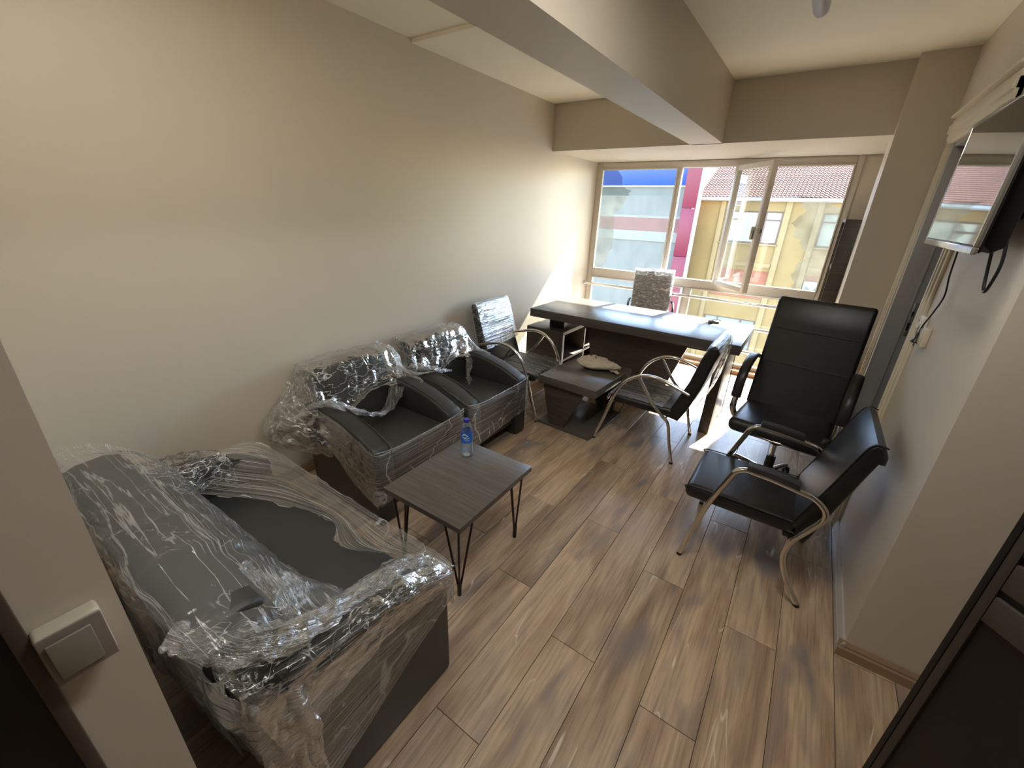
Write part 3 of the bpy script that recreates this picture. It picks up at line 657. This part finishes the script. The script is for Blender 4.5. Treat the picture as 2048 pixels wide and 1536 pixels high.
for a, b in zip(rings, rings[1:]):
    for k in range(nu): bm.faces.new((a[k], a[(k + 1) % nu], b[(k + 1) % nu], b[k]))
bmesh.ops.remove_doubles(bm, verts=bm.verts[:], dist=.0005)
body = finish('bag_body', bm, plain('cream_polythene', (.52, .46, .36), .38, nscale=14, namp=.18, bump=.6, bscale=30), bg_, angle=80)
bm = bmesh.new()
for k, (x0, y0, ang) in enumerate(((.10, .02, 10), (.12, -.02, -18))):
    g = []
    for i in range(9):
        t = i / 8; w = .022 + .012 * t
        c = Vector((x0 + .11 * t * cos(rad(ang)), y0 + .11 * t * sin(rad(ang)), .030 - .018 * t + .006 * sin(t * 9 + k)))
        g.append([bm.verts.new(c + Vector((0, s * w, .004 * sin(i * 2.1 + s * 2)))) for s in (-1, -.3, .4, 1)])
    for a, b in zip(g, g[1:]):
        for q in range(3): bm.faces.new((a[q], a[q + 1], b[q + 1], b[q]))
finish('bag_handles', bm, body.data.materials[0], bg_)
bm = bmesh.new()
def bag_top(x, y):
    hit, loc, nrm, idx = body.ray_cast(Vector((x, y, .5)), Vector((0, 0, -1)))
    return loc.z + .0012 if hit else .08
bpy.context.view_layer.update()
def print_stroke(pts, w):
    for p, q in zip(pts, pts[1:]):
        P, Q = Vector((*p, 0)), Vector((*q, 0)); d = (Q - P).normalized(); s = Vector((-d.y, d.x, 0)) * w; n = 5
        for i in range(n):
            A, B = P.lerp(Q, i / n), P.lerp(Q, (i + 1) / n)
            vv = []
            for c in (A - s, B - s, B + s, A + s): vv.append(bm.verts.new((c.x, c.y, bag_top(c.x, c.y))))
            bm.faces.new(vv)
for st in ([(-.06, .045), (-.035, .012)], [(-.02, .05), (.0, .022), (.03, .008)], [(-.0, .022), (.02, .032)], [(-.095, .02), (-.105, -.005)], [(-.09, .05), (-.075, .03)], [(-.075, .055), (-.07, .035), (-.055, .05)], [(-.10, -.02), (-.085, -.03), (-.07, -.022)]): print_stroke(st, .004)
finish('bag_print', bm, BLACK, bg_, smooth=False)
# small dark object on the desk
rm = thing('desk_gadget', 'small grey box-like gadget lying on the right part of the desk', 'gadget', (-.625, 4.23, .78), rad(15))
box('gadget_body', (-.045, -.03, 0), (.045, .03, .022), plain('grey_gadget', (.22, .22, .18), .35, nscale=30, namp=.5), rm, bev=.006)
box('gadget_screen', (-.03, -.018, .0215), (.03, .018, .0235), GLOSSBLACK, rm, bev=.001)

# ---------------------------------------------------------------- stretch film sheets
def sheet(name, rows, m, parent, nu=60, nv=24, amp=.006, fu=4, fv=18, seed=0, holes=(), rag=.0, thick=False):
    """rows: list of rows of 3-D control points (row index = v, point index = u)."""
    rws = [cr(r, 10) for r in rows]
    def at(row, t):
        x = t * (len(row) - 1); i = min(int(x), len(row) - 2); return row[i].lerp(row[i + 1], x - i)
    colsP = []
    for i in range(nu + 1):
        t = i / nu; colp = cr([at(r, t) for r in rws], 8) if len(rws) > 2 else [at(rws[0], t), at(rws[1], t)]
        colsP.append([at(colp, j / nv) for j in range(nv + 1)])
    bm = bmesh.new(); uvl = bm.loops.layers.uv.new('UVMap'); G = []
    for i in range(nu + 1):
        g = []
        for j in range(nv + 1):
            p = colsP[i][j]
            du = colsP[min(i + 1, nu)][j] - colsP[max(i - 1, 0)][j]; dv_ = colsP[i][min(j + 1, nv)] - colsP[i][max(j - 1, 0)]
            n = du.cross(dv_); n = n.normalized() if n.length > 1e-9 else Vector((0, 0, 1))
            u, v = i / nu, j / nv
            a = noise.noise(Vector((u * fu, v * fv, seed * 3.7))) + .5 * noise.noise(Vector((u * fu * 2.6 + 9, v * fv * 1.7, seed)))
            c = (1 - abs(noise.noise(Vector((u * fu * 1.5 + 20, v * fv * .8 + u * 3, seed * 1.3)))) * 3)
            d = amp * (a + .7 * max(0, c))
            q = p + n * d
            if rag and j in (0, nv):
                e = rag * (noise.noise(Vector((u * 17, seed * 5.1, j * .3))) + .6 * noise.noise(Vector((u * 41, seed, j)))); q = q + (dv_.normalized() * e if dv_.length > 0 else Vector())
            g.append((bm.verts.new(q), (u, v)))
        G.append(g)
    def inside(u, v):
        for (hu, hv, ru, rv) in holes:
            w = 1 + .22 * noise.noise(Vector((math.atan2(v - hv, u - hu) * 2.1, seed, hu * 5))) + .10 * noise.noise(Vector((math.atan2(v - hv, u - hu) * 7, seed, 2)))
            if ((u - hu) / ru) ** 2 + ((v - hv) / rv) ** 2 < w * w: return True
        return False
    for i in range(nu):
        for j in range(nv):
            q = (G[i][j], G[i + 1][j], G[i + 1][j + 1], G[i][j + 1])
            if holes and inside((i + .5) / nu, (j + .5) / nv): continue
            f = bm.faces.new([x[0] for x in q])
            for l, x in zip(f.loops, q): l[uvl].uv = x[1]
            f.smooth = True
    loose = [v for v in bm.verts if not v.link_faces]
    bmesh.ops.delete(bm, geom=loose, context='VERTS')
    me = bpy.data.meshes.new(name); bm.to_mesh(me); bm.free(); me.materials.append(m)
    o = bpy.data.objects.new(name, me); COL.objects.link(o); o.parent = parent
    return o
def strand(name, path, wid, m, parent, seed=0, nu=60, nv=14, amp=.012):
    """bunched rope-like strip of film along a path"""
    P = cr(path, 12); rows = []
    K = 5
    for k in range(K):
        s = (k / (K - 1) - .5) * 2; row = []
        for i in range(0, len(P), 6):
            t = (P[min(i + 1, len(P) - 1)] - P[max(i - 1, 0)]).normalized(); up = Vector((0, 0, 1)); sd = t.cross(up)
            sd = sd.normalized() if sd.length > .01 else Vector((0, 1, 0)); n2 = sd.cross(t)
            a = s * 1.6 + i * .06; w = wid[min(int(i / len(P) * len(wid)), len(wid) - 1)] if isinstance(wid, (list, tuple)) else wid
            row.append(P[i] + sd * (sin(a) * w) + n2 * (cos(a) * w * .55))
        rows.append(row)
    return sheet(name, rows, m, parent, nu=nu, nv=nv, amp=amp, fu=14, fv=5, seed=seed)

# ---------------------------------------------------------------- armchairs and sofa
def arm_profile(D):
    p = [(.14, .0), (D - .01, .0), (D, .02), (D, .44)]
    for k in range(6):
        a = pi / 2 * k / 5; p.append((D - .055 + .055 * cos(a), .445 + .055 * sin(a)))
    p += [(D - .10, .523), (D - .16, .545), (D - .24, .568), (D - .34, .588), (D - .44, .600), (.24, .604), (.17, .598), (.145, .582), (.135, .55)]
    return p
def seat_unit(name, label, cat, loc, rz, Wd, D, zt=.79, group=None):
    t = thing(name, label, cat, loc, rz, group); h = Wd / 2; at = .125
    for s in (-1, 1):
        y0, y1 = (h - at, h) if s > 0 else (-h, -h + at)
        prism('armrest', arm_profile(D), 'y', y0, y1, SOFA, t, bev=.018, seg=3)
        ar = [(x + (.002 if i else 0), z) for i, (x, z) in enumerate(arm_profile(D))]
        pts = [(p[0], (y1 - .016 if s < 0 else y0 + .016), p[1] + .0022) for p in arm_profile(D)[3:-2]]
        bm = bmesh.new(); tube_into(bm, pts, .0035, 6); finish('piping', bm, SOFA, t)
    i0, i1 = -h + at, h - at
    box('seat_base', (.17, i0, .10), (D - .035, i1, .33), SOFA, t, bev=.012, seg=3)
    n = 1; w = (i1 - i0) / n
    for k in range(n): box('seat_cushion', (.22, i0 + w * k + .003, .315), (D - .015, i0 + w * (k + 1) - .003, .425), SOFA, t, bev=.028, seg=4)
    # leaning back, its own profile
    for k in range(n):
        prism('backrest', [(.165, .10), (.30, .36), (.285, .45), (.235, .62), (.195, .745), (.175, .78), (.135, .795), (.05, zt), (.015, .775), (.005, .74), (.10, .35)], 'y', i0 + w * k + .003, i0 + w * (k + 1) - .003, SOFA, t, bev=.02, seg=3)
    for sx in (.20, D - .05):
        for sy in (-h + .06, h - .06): pass
    return t
AG = 'film-wrapped charcoal armchairs along the left wall'
A1 = seat_unit('armchair', 'film-wrapped charcoal armchair nearer the sofa, torn film bunched over its arm', 'armchair', (-2.425, 1.495, 0), 0, .70, .785, group=AG)
A2 = seat_unit('armchair', 'film-wrapped charcoal armchair nearer the desk, beside the chrome-armed chair', 'armchair', (-2.43, 2.255, 0), 0, .70, .80, group=AG)
SF = seat_unit('two_seat_sofa', 'charcoal two-seat sofa half wrapped in torn clear film, nearest the camera', 'sofa', (-1.47, .10, 0), rad(90), 1.36, .70)

def wrap_armchair(t, D, sd, near=True):
    h = .35; e = .006
    # band around the arms and front
    zt = (.60, .57, .53, .50, .485, .485, .50, .53, .56)
    top = [(.30, -h - e, .60), (.50, -h - e - .004, .575), (D - .12, -h - e, .52), (D + .004, -h - e, .49), (D + .012, -h + .12, .47), (D + .010, 0, .465), (D + .012, h - .12, .47), (D + .004, h + e, .485), (D - .15, h + e, .52), (D - .35, h + e, .56)]
    mid = [(p[0], p[1] * 1.004, p[2] * .68 + .02) for p in top]
    bot = [(.34, -h - e, .42), (.52, -h - e, .24), (D - .10, -h - e, .17), (D + .004, -h - e, .15), (D + .010, -h + .12, .15), (D + .008, 0, .17), (D + .010, h - .12, .20), (D + .004, h + e, .20), (D - .15, h + e, .24), (D - .35, h + e, .30)]
    sheet('wrap_band', [top, mid, bot], WRAP, t, nu=150, nv=40, amp=.004, fu=1.6, fv=26, seed=sd, rag=.012)
    tube('wrap_edge', cr([(p[0] + .002, p[1] * 1.003, p[2]) for p in top[3:8]], 6), .0035, WRAPD, t, 6)
    # hood over the backrest
    rows = [[(-.005, -.24, .72), (-.008, -.1, .74), (-.008, .1, .74), (-.005, .24, .72)],
            [(.0, -.30, .785), (.03, -.1, .81), (.03, .1, .81), (.02, .30, .80)],
            [(.17, -.30, .775), (.19, -.1, .80), (.19, .1, .80), (.18, .30, .79)],
            [(.24, -.32, .66), (.24, -.1, .66), (.24, .1, .67), (.24, .31, .68)],
            [(.31, -.31, .54), (.285, -.14, .55), (.28, .06, .60), (.30, .30, .60)],
            [(.36, -.29, .47), (.33, -.20, .50), (.30, .05, .60), (.36, .29, .56)]]
    sheet('wrap_hood', rows, WRAPL, t, nu=80, nv=70, amp=.008, fu=5, fv=6, seed=sd + 1, rag=.05)
    # stretched gusset from the far top corner of the back down to the far arm
    rows = [[(.02, .285, .79), (.10, .32, .70), (.22, .36, .62), (.34, .362, .60)], [(.18, .30, .78), (.24, .32, .68), (.34, .34, .61), (.44, .34, .595)], [(.27, .29, .60), (.30, .30, .58), (.34, .27, .57), (.42, .24, .575)]]
    sheet('wrap_gusset', rows, WRAPD, t, nu=36, nv=26, amp=.008, fu=3, fv=16, seed=sd + 2)
    rows = [[(.0, -.285, .79), (.03, -.33, .70), (.10, -.37, .60), (.20, -.375, .50)], [(.17, -.30, .78), (.20, -.33, .70), (.24, -.36, .62), (.30, -.37, .55)], [(.25, -.29, .62), (.27, -.31, .60), (.29, -.34, .61), (.33, -.36, .60)]]
    sheet('wrap_gusset', rows, WRAPL, t, nu=30, nv=26, amp=.010, fu=4, fv=10, seed=sd + 3)
    return t
wrap_armchair(A1, .785, 11); wrap_armchair(A2, .80, 31)
strand('wrap_strand', [(.26, -.38, .61), (.34, -.30, .625), (.42, -.18, .555), (.44, -.04, .50), (.40, .08, .50), (.34, .20, .58), (.30, .29, .62), (.20, .33, .72), (.14, .29, .79)], [.035, .04, .035, .04, .045, .05, .045, .04, .03], WRAPD, A1, 5, nu=110, nv=18, amp=.014)
strand('wrap_strand', [(.03, .29, .80), (.10, .31, .72), (.22, .34, .65), (.34, .37, .62), (.40, .46, .62)], [.03, .03, .03, .02], WRAPD, A1, 6, nu=70, nv=14, amp=.010)
# loose bag of film hanging behind the near arm of the first chair
rows = [[(.02, -.30, .76), (.10, -.36, .66), (.22, -.38, .62), (.40, -.375, .58)], [(-.0, -.40, .62), (.06, -.50, .58), (.2, -.50, .56), (.42, -.38, .45)], [(-.01, -.46, .46), (.05, -.56, .44), (.18, -.54, .42), (.42, -.37, .34)], [(-.01, -.40, .36), (.06, -.46, .34), (.16, -.45, .33), (.36, -.37, .33)]]
sheet('wrap_loose_bag', rows, WRAPL, A1, nu=54, nv=50, amp=.034, fu=5, fv=5, seed=51, rag=.03)
sheet('wrap_side_veil', [[(.30, -.36, .60), (.50, -.358, .575), (.68, -.357, .52), (.78, -.357, .49)], [(.34, -.366, .42), (.52, -.362, .36), (.68, -.36, .30), (.78, -.358, .26)], [(.40, -.362, .36), (.56, -.36, .24), (.68, -.358, .16), (.775, -.356, .12)]], WRAPL, A1, nu=50, nv=40, amp=.005, fu=6, fv=5, seed=52)
# second chair: bunched strip near its near rear arm and tail on the seat
strand('wrap_strand', [(.25, -.36, .63), (.33, -.30, .63), (.40, -.22, .60), (.42, -.12, .58)], [.05, .045, .035, .02], WRAPD, A2, 7, nu=60, nv=16, amp=.014)
strand('wrap_strand', [(.30, .22, .58), (.33, .20, .52), (.36, .17, .46), (.42, .10, .437), (.48, .02, .434)], [.028, .035, .035, .03, .012], WRAPD, A2, 8, nu=70, nv=16, amp=.014)

# ---- sofa film (local x = towards the window, local y = towards the left wall)
h = .68; D = .70
# far strip stretched between the two arm fronts
sheet('wrap_front_strip', [[(.60, .69, .56), (.68, .64, .56), (.725, .5, .53), (.722, .2, .525), (.722, -.2, .525), (.725, -.5, .525), (.72, -.66, .53), (.70, -.70, .52)],
                           [(.46, .67, .55), (.56, .52, .52), (.66, .36, .50), (.68, .15, .50), (.69, -.12, .50), (.68, -.40, .50), (.68, -.60, .53), (.66, -.68, .54)],
                           [(.30, .60, .49), (.42, .42, .48), (.53, .24, .47), (.60, .06, .465), (.63, -.08, .465), (.57, -.24, .465), (.63, -.40, .48), (.62, -.56, .56)]],
      WRAP, SF, nu=130, nv=44, amp=.006, fu=2.2, fv=18, seed=61, rag=.03)
sheet('wrap_front_skirt', [[(.72, .69, .50), (.722, .4, .49), (.725, 0, .46), (.722, -.4, .48), (.715, -.695, .50)], [(.72, .69, .30), (.728, .4, .30), (.728, 0, .30), (.728, -.4, .30), (.71, -.69, .34)]], WRAP, SF, nu=90, nv=24, amp=.004, fu=6, fv=20, seed=62, rag=.02)
# over the left arm
sheet('wrap_left_arm', [[(.50, .69, .44), (.42, .695, .42), (.30, .695, .44), (.14, .69, .50)], [(.46, .685, .59), (.38, .69, .605), (.30, .69, .615), (.10, .68, .66)],
                        [(.52, .55, .59), (.45, .55, .605), (.30, .55, .625), (.12, .55, .74)], [(.52, .50, .47), (.42, .50, .50), (.32, .45, .53), (.24, .40, .66)]], WRAPL, SF, nu=70, nv=40, amp=.012, fu=6, fv=8, seed=63, rag=.02)
# over the backrest, torn above the seat
sheet('wrap_back_cover', [[(.03, .60, .50), (-.01, .35, .52), (-.01, 0, .52), (-.0, -.35, .50), (.03, -.66, .46)],
                          [(.0, .62, .80), (.0, .35, .80), (.0, 0, .81), (.0, -.35, .81), (.02, -.62, .78)],
                          [(.16, .60, .80), (.19, .35, .81), (.19, 0, .81), (.19, -.35, .80), (.20, -.62, .72)],
                          [(.30, .54, .67), (.30, .30, .66), (.31, 0, .65), (.32, -.35, .64), (.34, -.62, .655)],
                          [(.33, .50, .54), (.325, .30, .54), (.325, .0, .535), (.345, -.25, .54), (.40, -.52, .56)],
                          [(.32, .44, .47), (.33, .30, .455), (.325, .12, .45), (.34, -.05, .45), (.335, -.20, .455), (.40, -.46, .48)]], WRAPH, SF, nu=130, nv=90, amp=.014, fu=8, fv=6, seed=64, rag=.06)
# over the right arm with streaks running down its outer face
sheet('wrap_right_arm', [[(.30, -.42, .46), (.42, -.42, .445), (.52, -.43, .445), (.62, -.42, .46)], [(.06, -.56, .71), (.35, -.55, .615), (.52, -.55, .585), (.69, -.56, .525)],
                         [(.05, -.69, .66), (.35, -.692, .61), (.52, -.692, .58), (.71, -.69, .51)], [(.10, -.70, .40), (.35, -.70, .48), (.52, -.698, .48), (.715, -.69, .44)]], WRAPL, SF, nu=80, nv=60, amp=.010, fu=5, fv=9, seed=65, rag=.015)
sheet('wrap_side_sheet', [[(.06, -.69, .62), (.25, -.695, .60), (.45, -.697, .57), (.60, -.697, .545), (.715, -.692, .50)],
                          [(.04, -.70, .35), (.22, -.70, .36), (.42, -.70, .38), (.60, -.70, .42), (.715, -.694, .43)],
                          [(.05, -.69, .06), (.14, -.692, .10), (.32, -.694, .20), (.52, -.696, .31), (.714, -.692, .385)]], WRAP, SF, nu=110, nv=64, amp=.0045, fu=1.2, fv=22, seed=66, rag=.01)
strand('wrap_strand', [(.0, -.50, .80), (.08, -.58, .75), (.20, -.62, .70), (.34, -.60, .655), (.48, -.60, .62), (.60, -.60, .58), (.68, -.64, .54)], [.04, .06, .06, .045, .04, .03, .02], WRAPD, SF, 67, nu=110, nv=20, amp=.016)
strand('wrap_strand', [(.20, -.30, .68), (.26, -.42, .62), (.30, -.50, .60), (.24, -.58, .66)], [.05, .08, .09, .06], WRAPD, SF, 68, nu=70, nv=24, amp=.022)
sheet('wrap_rear_corner', [[(.02, -.45, .80), (.04, -.60, .76), (.09, -.68, .66), (.17, -.705, .60)], [(.05, -.45, .55), (.06, -.60, .52), (.09, -.70, .50), (.17, -.71, .48)], [(.09, -.45, .30), (.09, -.60, .25), (.11, -.70, .22), (.17, -.708, .25)], [(.12, -.45, .12), (.12, -.60, .06), (.13, -.695, .03), (.17, -.705, .05)]], WRAPD, SF, nu=60, nv=60, amp=.014, fu=5, fv=6, seed=77, rag=.03)
# loose veil hanging off the back
sheet('wrap_back_veil', [[(.0, .62, .80), (.0, .3, .80), (.0, 0, .81), (.0, -.35, .80), (.02, -.66, .74), (.08, -.70, .64), (.18, -.70, .60)], [(.03, .60, .50), (.04, .3, .52), (.04, 0, .50), (.02, -.35, .50), (.03, -.62, .45), (.09, -.71, .40), (.18, -.705, .40)],
                         [(.08, .56, .22), (.10, .3, .25), (.10, 0, .28), (.09, -.3, .26), (.10, -.60, .12), (.12, -.70, .05), (.18, -.70, .10)]], WRAPH, SF, nu=100, nv=50, amp=.020, fu=8, fv=6, seed=69, rag=.05)

# ---------------------------------------------------------------- visitor chairs with arched chrome arms
ARC = [(.325, .010), (.262, .197), (.213, .37), (.170, .480), (.115, .557), (.043, .607), (-.01, .624), (-.07, .630), (-.14, .62), (-.237, .591), (-.325, .563)]
STR = [(.031, .603), (-.045, .49), (-.10, .42), (-.18, .35), (-.225, .305), (-.258, .16), (-.300, .010)]
def arc_chair(name, label, loc, rz, group):
    t = thing(name, label, 'chair', loc, rz, group)
    for s in (-1, 1):
        y = s * .275
        tube('arm_tube', cr([(u, y, z) for u, z in ARC], 5), .0125, CHROME, t, 12)
        tube('rear_leg', cr([(u, y, z) for u, z in STR], 5), .0115, CHROME, t, 12)
        tube('foot_cap', [(.320, y, .014), (.325, y, 0)], .0145, BLACK, t, 10); tube('foot_cap', [(-.297, y, .014), (-.300, y, 0)], .0145, BLACK, t, 10)
        tube('bolt', [(-.20, s * .22, .345), (-.20, s * .285, .345)], .006, CHROME, t, 8)
        tube('bolt', [(-.325, s * .21, .565), (-.325, s * .285, .565)], .006, CHROME, t, 8)
    box('seat', (-.25, -.235, .335), (.255, .235, .405), LEATHER, t, bev=.028, seg=4)
    prism('backrest', [(-.20, .335), (-.215, .42), (-.30, .64), (-.345, .82), (-.375, .895), (-.405, .915), (-.435, .905), (-.445, .87), (-.425, .80), (-.385, .62), (-.32, .42), (-.275, .325)], 'y', -.235, .235, LEATHER, t, bev=.016, seg=3)
    return t
def arc_wrap(t, sd, m1=WRAP):
    e = .006
    sheet('wrap_back', [[(-.45, -.24, .88), (-.452, 0, .88), (-.45, .24, .88)], [(-.41, -.245, .925), (-.41, 0, .928), (-.41, .245, .925)], [(-.37, -.245, .90), (-.368, 0, .90), (-.37, .245, .90)],
                        [(-.325, -.246, .78), (-.322, 0, .78), (-.325, .246, .78)], [(-.28, -.245, .64), (-.282, 0, .64), (-.28, .245, .65)], [(-.24, -.24, .53), (-.245, 0, .54), (-.235, .24, .56)]], m1, t, nu=60, nv=70, amp=.0045, fu=1.0, fv=34, seed=sd, rag=.02)
    sheet('wrap_back', [[(-.37, -.241, .90), (-.41, -.243, .92), (-.45, -.241, .88)], [(-.29, -.243, .66), (-.34, -.246, .66), (-.41, -.243, .66)], [(-.24, -.242, .52), (-.29, -.243, .50), (-.36, -.241, .50)]], m1, t, nu=26, nv=40, amp=.006, fu=3, fv=16, seed=sd + 4, rag=.01)
    sheet('wrap_seat', [[(-.16, -.24, .412), (0, -.242, .412), (.22, -.24, .410), (.262, -.235, .385), (.262, -.235, .34)], [(-.16, 0, .414), (0, 0, .414), (.22, 0, .412), (.266, 0, .385), (.264, 0, .34)], [(-.16, .24, .412), (0, .242, .412), (.22, .24, .410), (.262, .235, .385), (.262, .235, .34)]], m1, t, nu=70, nv=50, amp=.006, fu=22, fv=2, seed=sd + 2, rag=.01)
CG = 'black visitor chairs with arched chrome arms'
arc1 = arc_chair('visitor_chair', 'film-wrapped black chair with arched chrome arms beside the coffee table, facing left', (-.795, 3.125, 0), rad(180), CG)
arc_wrap(arc1, 71)
sheet('wrap_back_rear', [[(-.41, -.22, .925), (-.42, 0, .928), (-.41, .22, .925)], [(-.45, -.24, .86), (-.458, 0, .87), (-.45, .24, .86)], [(-.42, -.24, .60), (-.43, 0, .60), (-.42, .24, .60)], [(-.32, -.24, .34), (-.33, 0, .35), (-.32, .24, .34)]], WRAPL, arc1, nu=40, nv=40, amp=.006, fu=4, fv=5, seed=75)
arc2 = arc_chair('visitor_chair', 'film-wrapped black chair with arched chrome arms between armchair and desk', (-1.955, 3.06, 0), rad(0), CG)
arc_wrap(arc2, 81)
# black leather chair nearest the camera, looped chrome arms with pads
ch = thing('armrest_chair', 'black leather chair with looped chrome arms and black arm pads, nearest on the right', 'chair', (.065, 2.24, 0), rad(180))
LOOP = [(.272, .008), (.235, .20), (.198, .371), (.140, .544), (.118, .597), (.081, .619), (.02, .618), (-.04, .613), (-.142, .598), (-.194, .587), (-.238, .550), (-.248, .505), (-.217, .436), (-.172, .347), (-.157, .268), (-.171, .192), (-.210, .105), (-.272, .008)]
for s in (-1, 1):
    y = s * .265
    tube('arm_tube', cr([(u, y, z) for u, z in LOOP], 5), .0138, CHROME, ch, 12)
    prism('arm_pad', [(.080, .632), (.078, .656), (-.02, .656), (-.128, .640), (-.134, .612), (-.02, .628)], 'y', y - .025, y + .025, PADG, ch, bev=.004)
    tube('leg_foot', [(.270, y, .016), (.272, y, 0)], .0145, BLACK, ch, 10); tube('leg_foot', [(-.268, y, .016), (-.272, y, 0)], .0145, BLACK, ch, 10)
box('seat', (-.20, -.225, .335), (.322, .225, .415), LEATHER, ch, bev=.030, seg=4)
prism('backrest', [(-.145, .36), (-.16, .44), (-.23, .64), (-.275, .79), (-.300, .86), (-.325, .885), (-.355, .875), (-.372, .835), (-.372, .80), (-.352, .80), (-.335, .74), (-.285, .56), (-.235, .36), (-.215, .31)], 'y', -.225, .225, LEATHER, ch, bev=.014, seg=3)
for y in (-.222, .222):
    tube('piping', cr([(-.148, y, .40), (-.232, y, .645), (-.278, y, .795), (-.305, y, .868), (-.33, y, .888), (-.36, y, .878)], 5), .0035, BLACK, ch, 6)
    tube('piping', cr([(-.16, y, .412), (.28, y, .412), (.318, y, .39)], 5), .0035, BLACK, ch, 6)
box('seat_fold', (-.19, -.22, .318), (-.13, .22, .34), BLACK, ch, bev=.006)
tube('cross_tube', [(-.16, -.265, .33), (-.16, .265, .33)], .010, CHROME, ch, 10)

# executive swivel chair --------------------------------------
ex = thing('executive_chair', 'tall black leather swivel chair in front of the doorway', 'chair', (.090, 2.985, 0), rad(-97))
box('seat', (-.24, -.26, .43), (.26, .26, .52), LEATHER, ex, bev=.040, seg=4)
BK = [(-.15, .50), (-.18, .60), (-.245, .85), (-.295, 1.06), (-.32, 1.195), (-.345, 1.22), (-.385, 1.215), (-.40, 1.18), (-.375, 1.05), (-.35, .80), (-.28, .58), (-.24, .47)]
prism('backrest', BK, 'y', -.262, .262, LEATHER, ex, bev=.022, seg=4)
for z0, u0 in ((.80, -.230), (1.02, -.2845)): tube('back_seam', [(u0, -.235, z0), (u0 + .002, 0, z0), (u0, .235, z0)], .003, BLACK, ex, 6)
for s in (-1, 1):
    y = s * .285
    tube('arm_frame', cr([(-.30, s * .25, .80), (-.27, y, .80), (-.18, y, .815), (-.05, y, .79), (.03, y, .72), (.06, y, .62), (.08, y, .52), (.06, s * .25, .455), (-.02, s * .20, .44)], 6), .012, CHROME, ex, 10, 1.6)
    tube('arm_pad', cr([(-.26, y, .812), (-.16, y, .833), (-.05, y, .812), (.04, y, .745), (.072, y, .66), (.080, y, .60)], 6), .016, BLACK, ex, 12, 1.9)
box('seat_plate', (-.12, -.12, .415), (.10, .12, .445), BLACK, ex, bev=.006)
tube('front_trim', [(.235, -.23, .452), (.255, 0, .448), (.235, .23, .452)], .007, CHROME, ex, 8)
lathe('gas_cover', [(.038, .33), (.038, .40), (.030, .415)], BLACK, ex, 20)
lathe('gas_column', [(.014, .20), (.014, .34)], CHROME, ex, 16)
lathe('gas_base', [(.030, .07), (.028, .23), (.024, .235)], BLACK, ex, 20)
for k in range(5):
    a = rad(72 * k + 20); dx_, dy_ = cos(a), sin(a)
    tube('base_spoke', [(dx_ * .02, dy_ * .02, .10), (dx_ * .16, dy_ * .16, .085), (dx_ * .28, dy_ * .28, .066)], [.024, .019, .014], CHROME, ex, 10)
    cs = bpy.data.objects.new('caster', None); COL.objects.link(cs); cs.parent = ex; cs.location = (dx_ * .285, dy_ * .285, 0); cs.rotation_euler = (0, 0, a + .6)
    for s in (-1, 1):
        tube('wheel', [(0, s * .006, .026), (0, s * .022, .026)], .026, BLACK, cs, 16)
    tube('caster_stem', [(0, 0, .02), (0, 0, .07)], .007, CHROME, cs, 8)
# chair behind the desk
fx = thing('desk_chair', 'grey high-backed chair in crinkled film behind the desk', 'chair', (-1.44, 4.92, 0), rad(-90 + 18))
GR = plain('grey_leatherette', (.13, .13, .14), .4, nscale=6)
box('seat', (-.20, -.22, .44), (.24, .22, .52), GR, fx, bev=.035, seg=3)
prism('backrest', [(-.10, .48), (-.14, .60), (-.17, .85), (-.19, 1.03), (-.21, 1.07), (-.25, 1.08), (-.29, 1.06), (-.29, .98), (-.25, .60), (-.20, .47)], 'y', -.22, .22, GR, fx, bev=.02, seg=3)
sheet('wrap_back', [[(-.30, -.225, 1.02), (-.302, 0, 1.03), (-.30, .225, 1.02)], [(-.24, -.228, 1.10), (-.24, 0, 1.095), (-.24, .228, 1.10)], [(-.178, -.228, 1.04), (-.176, 0, 1.05), (-.178, .228, 1.04)], [(-.148, -.228, .80), (-.146, 0, .80), (-.148, .228, .80)], [(-.12, -.228, .58), (-.12, 0, .58), (-.12, .228, .58)]], WRAPD, fx, nu=60, nv=60, amp=.008, fu=7, fv=16, seed=91)
for s in (-1, 1): tube('arm_frame', cr([(-.18, s * .24, .74), (-.05, s * .25, .74), (.08, s * .25, .70), (.12, s * .25, .58), (.08, s * .23, .46)], 6), .013, BLACK, fx, 10)
lathe('gas_column', [(.028, .08), (.028, .30), (.018, .30), (.018, .44)], BLACK, fx, 16)
for k in range(5):
    a = rad(72 * k + 50); dx_, dy_ = cos(a), sin(a)
    tube('base_spoke', [(dx_ * .02, dy_ * .02, .10), (dx_ * .26, dy_ * .26, .066)], [.022, .014], BLACK, fx, 8)
    lathe('wheel', [(.02, 0), (.026, .02), (.026, .035), (.012, .055)], BLACK, fx, 12, loc=(dx_ * .265, dy_ * .265, 0))
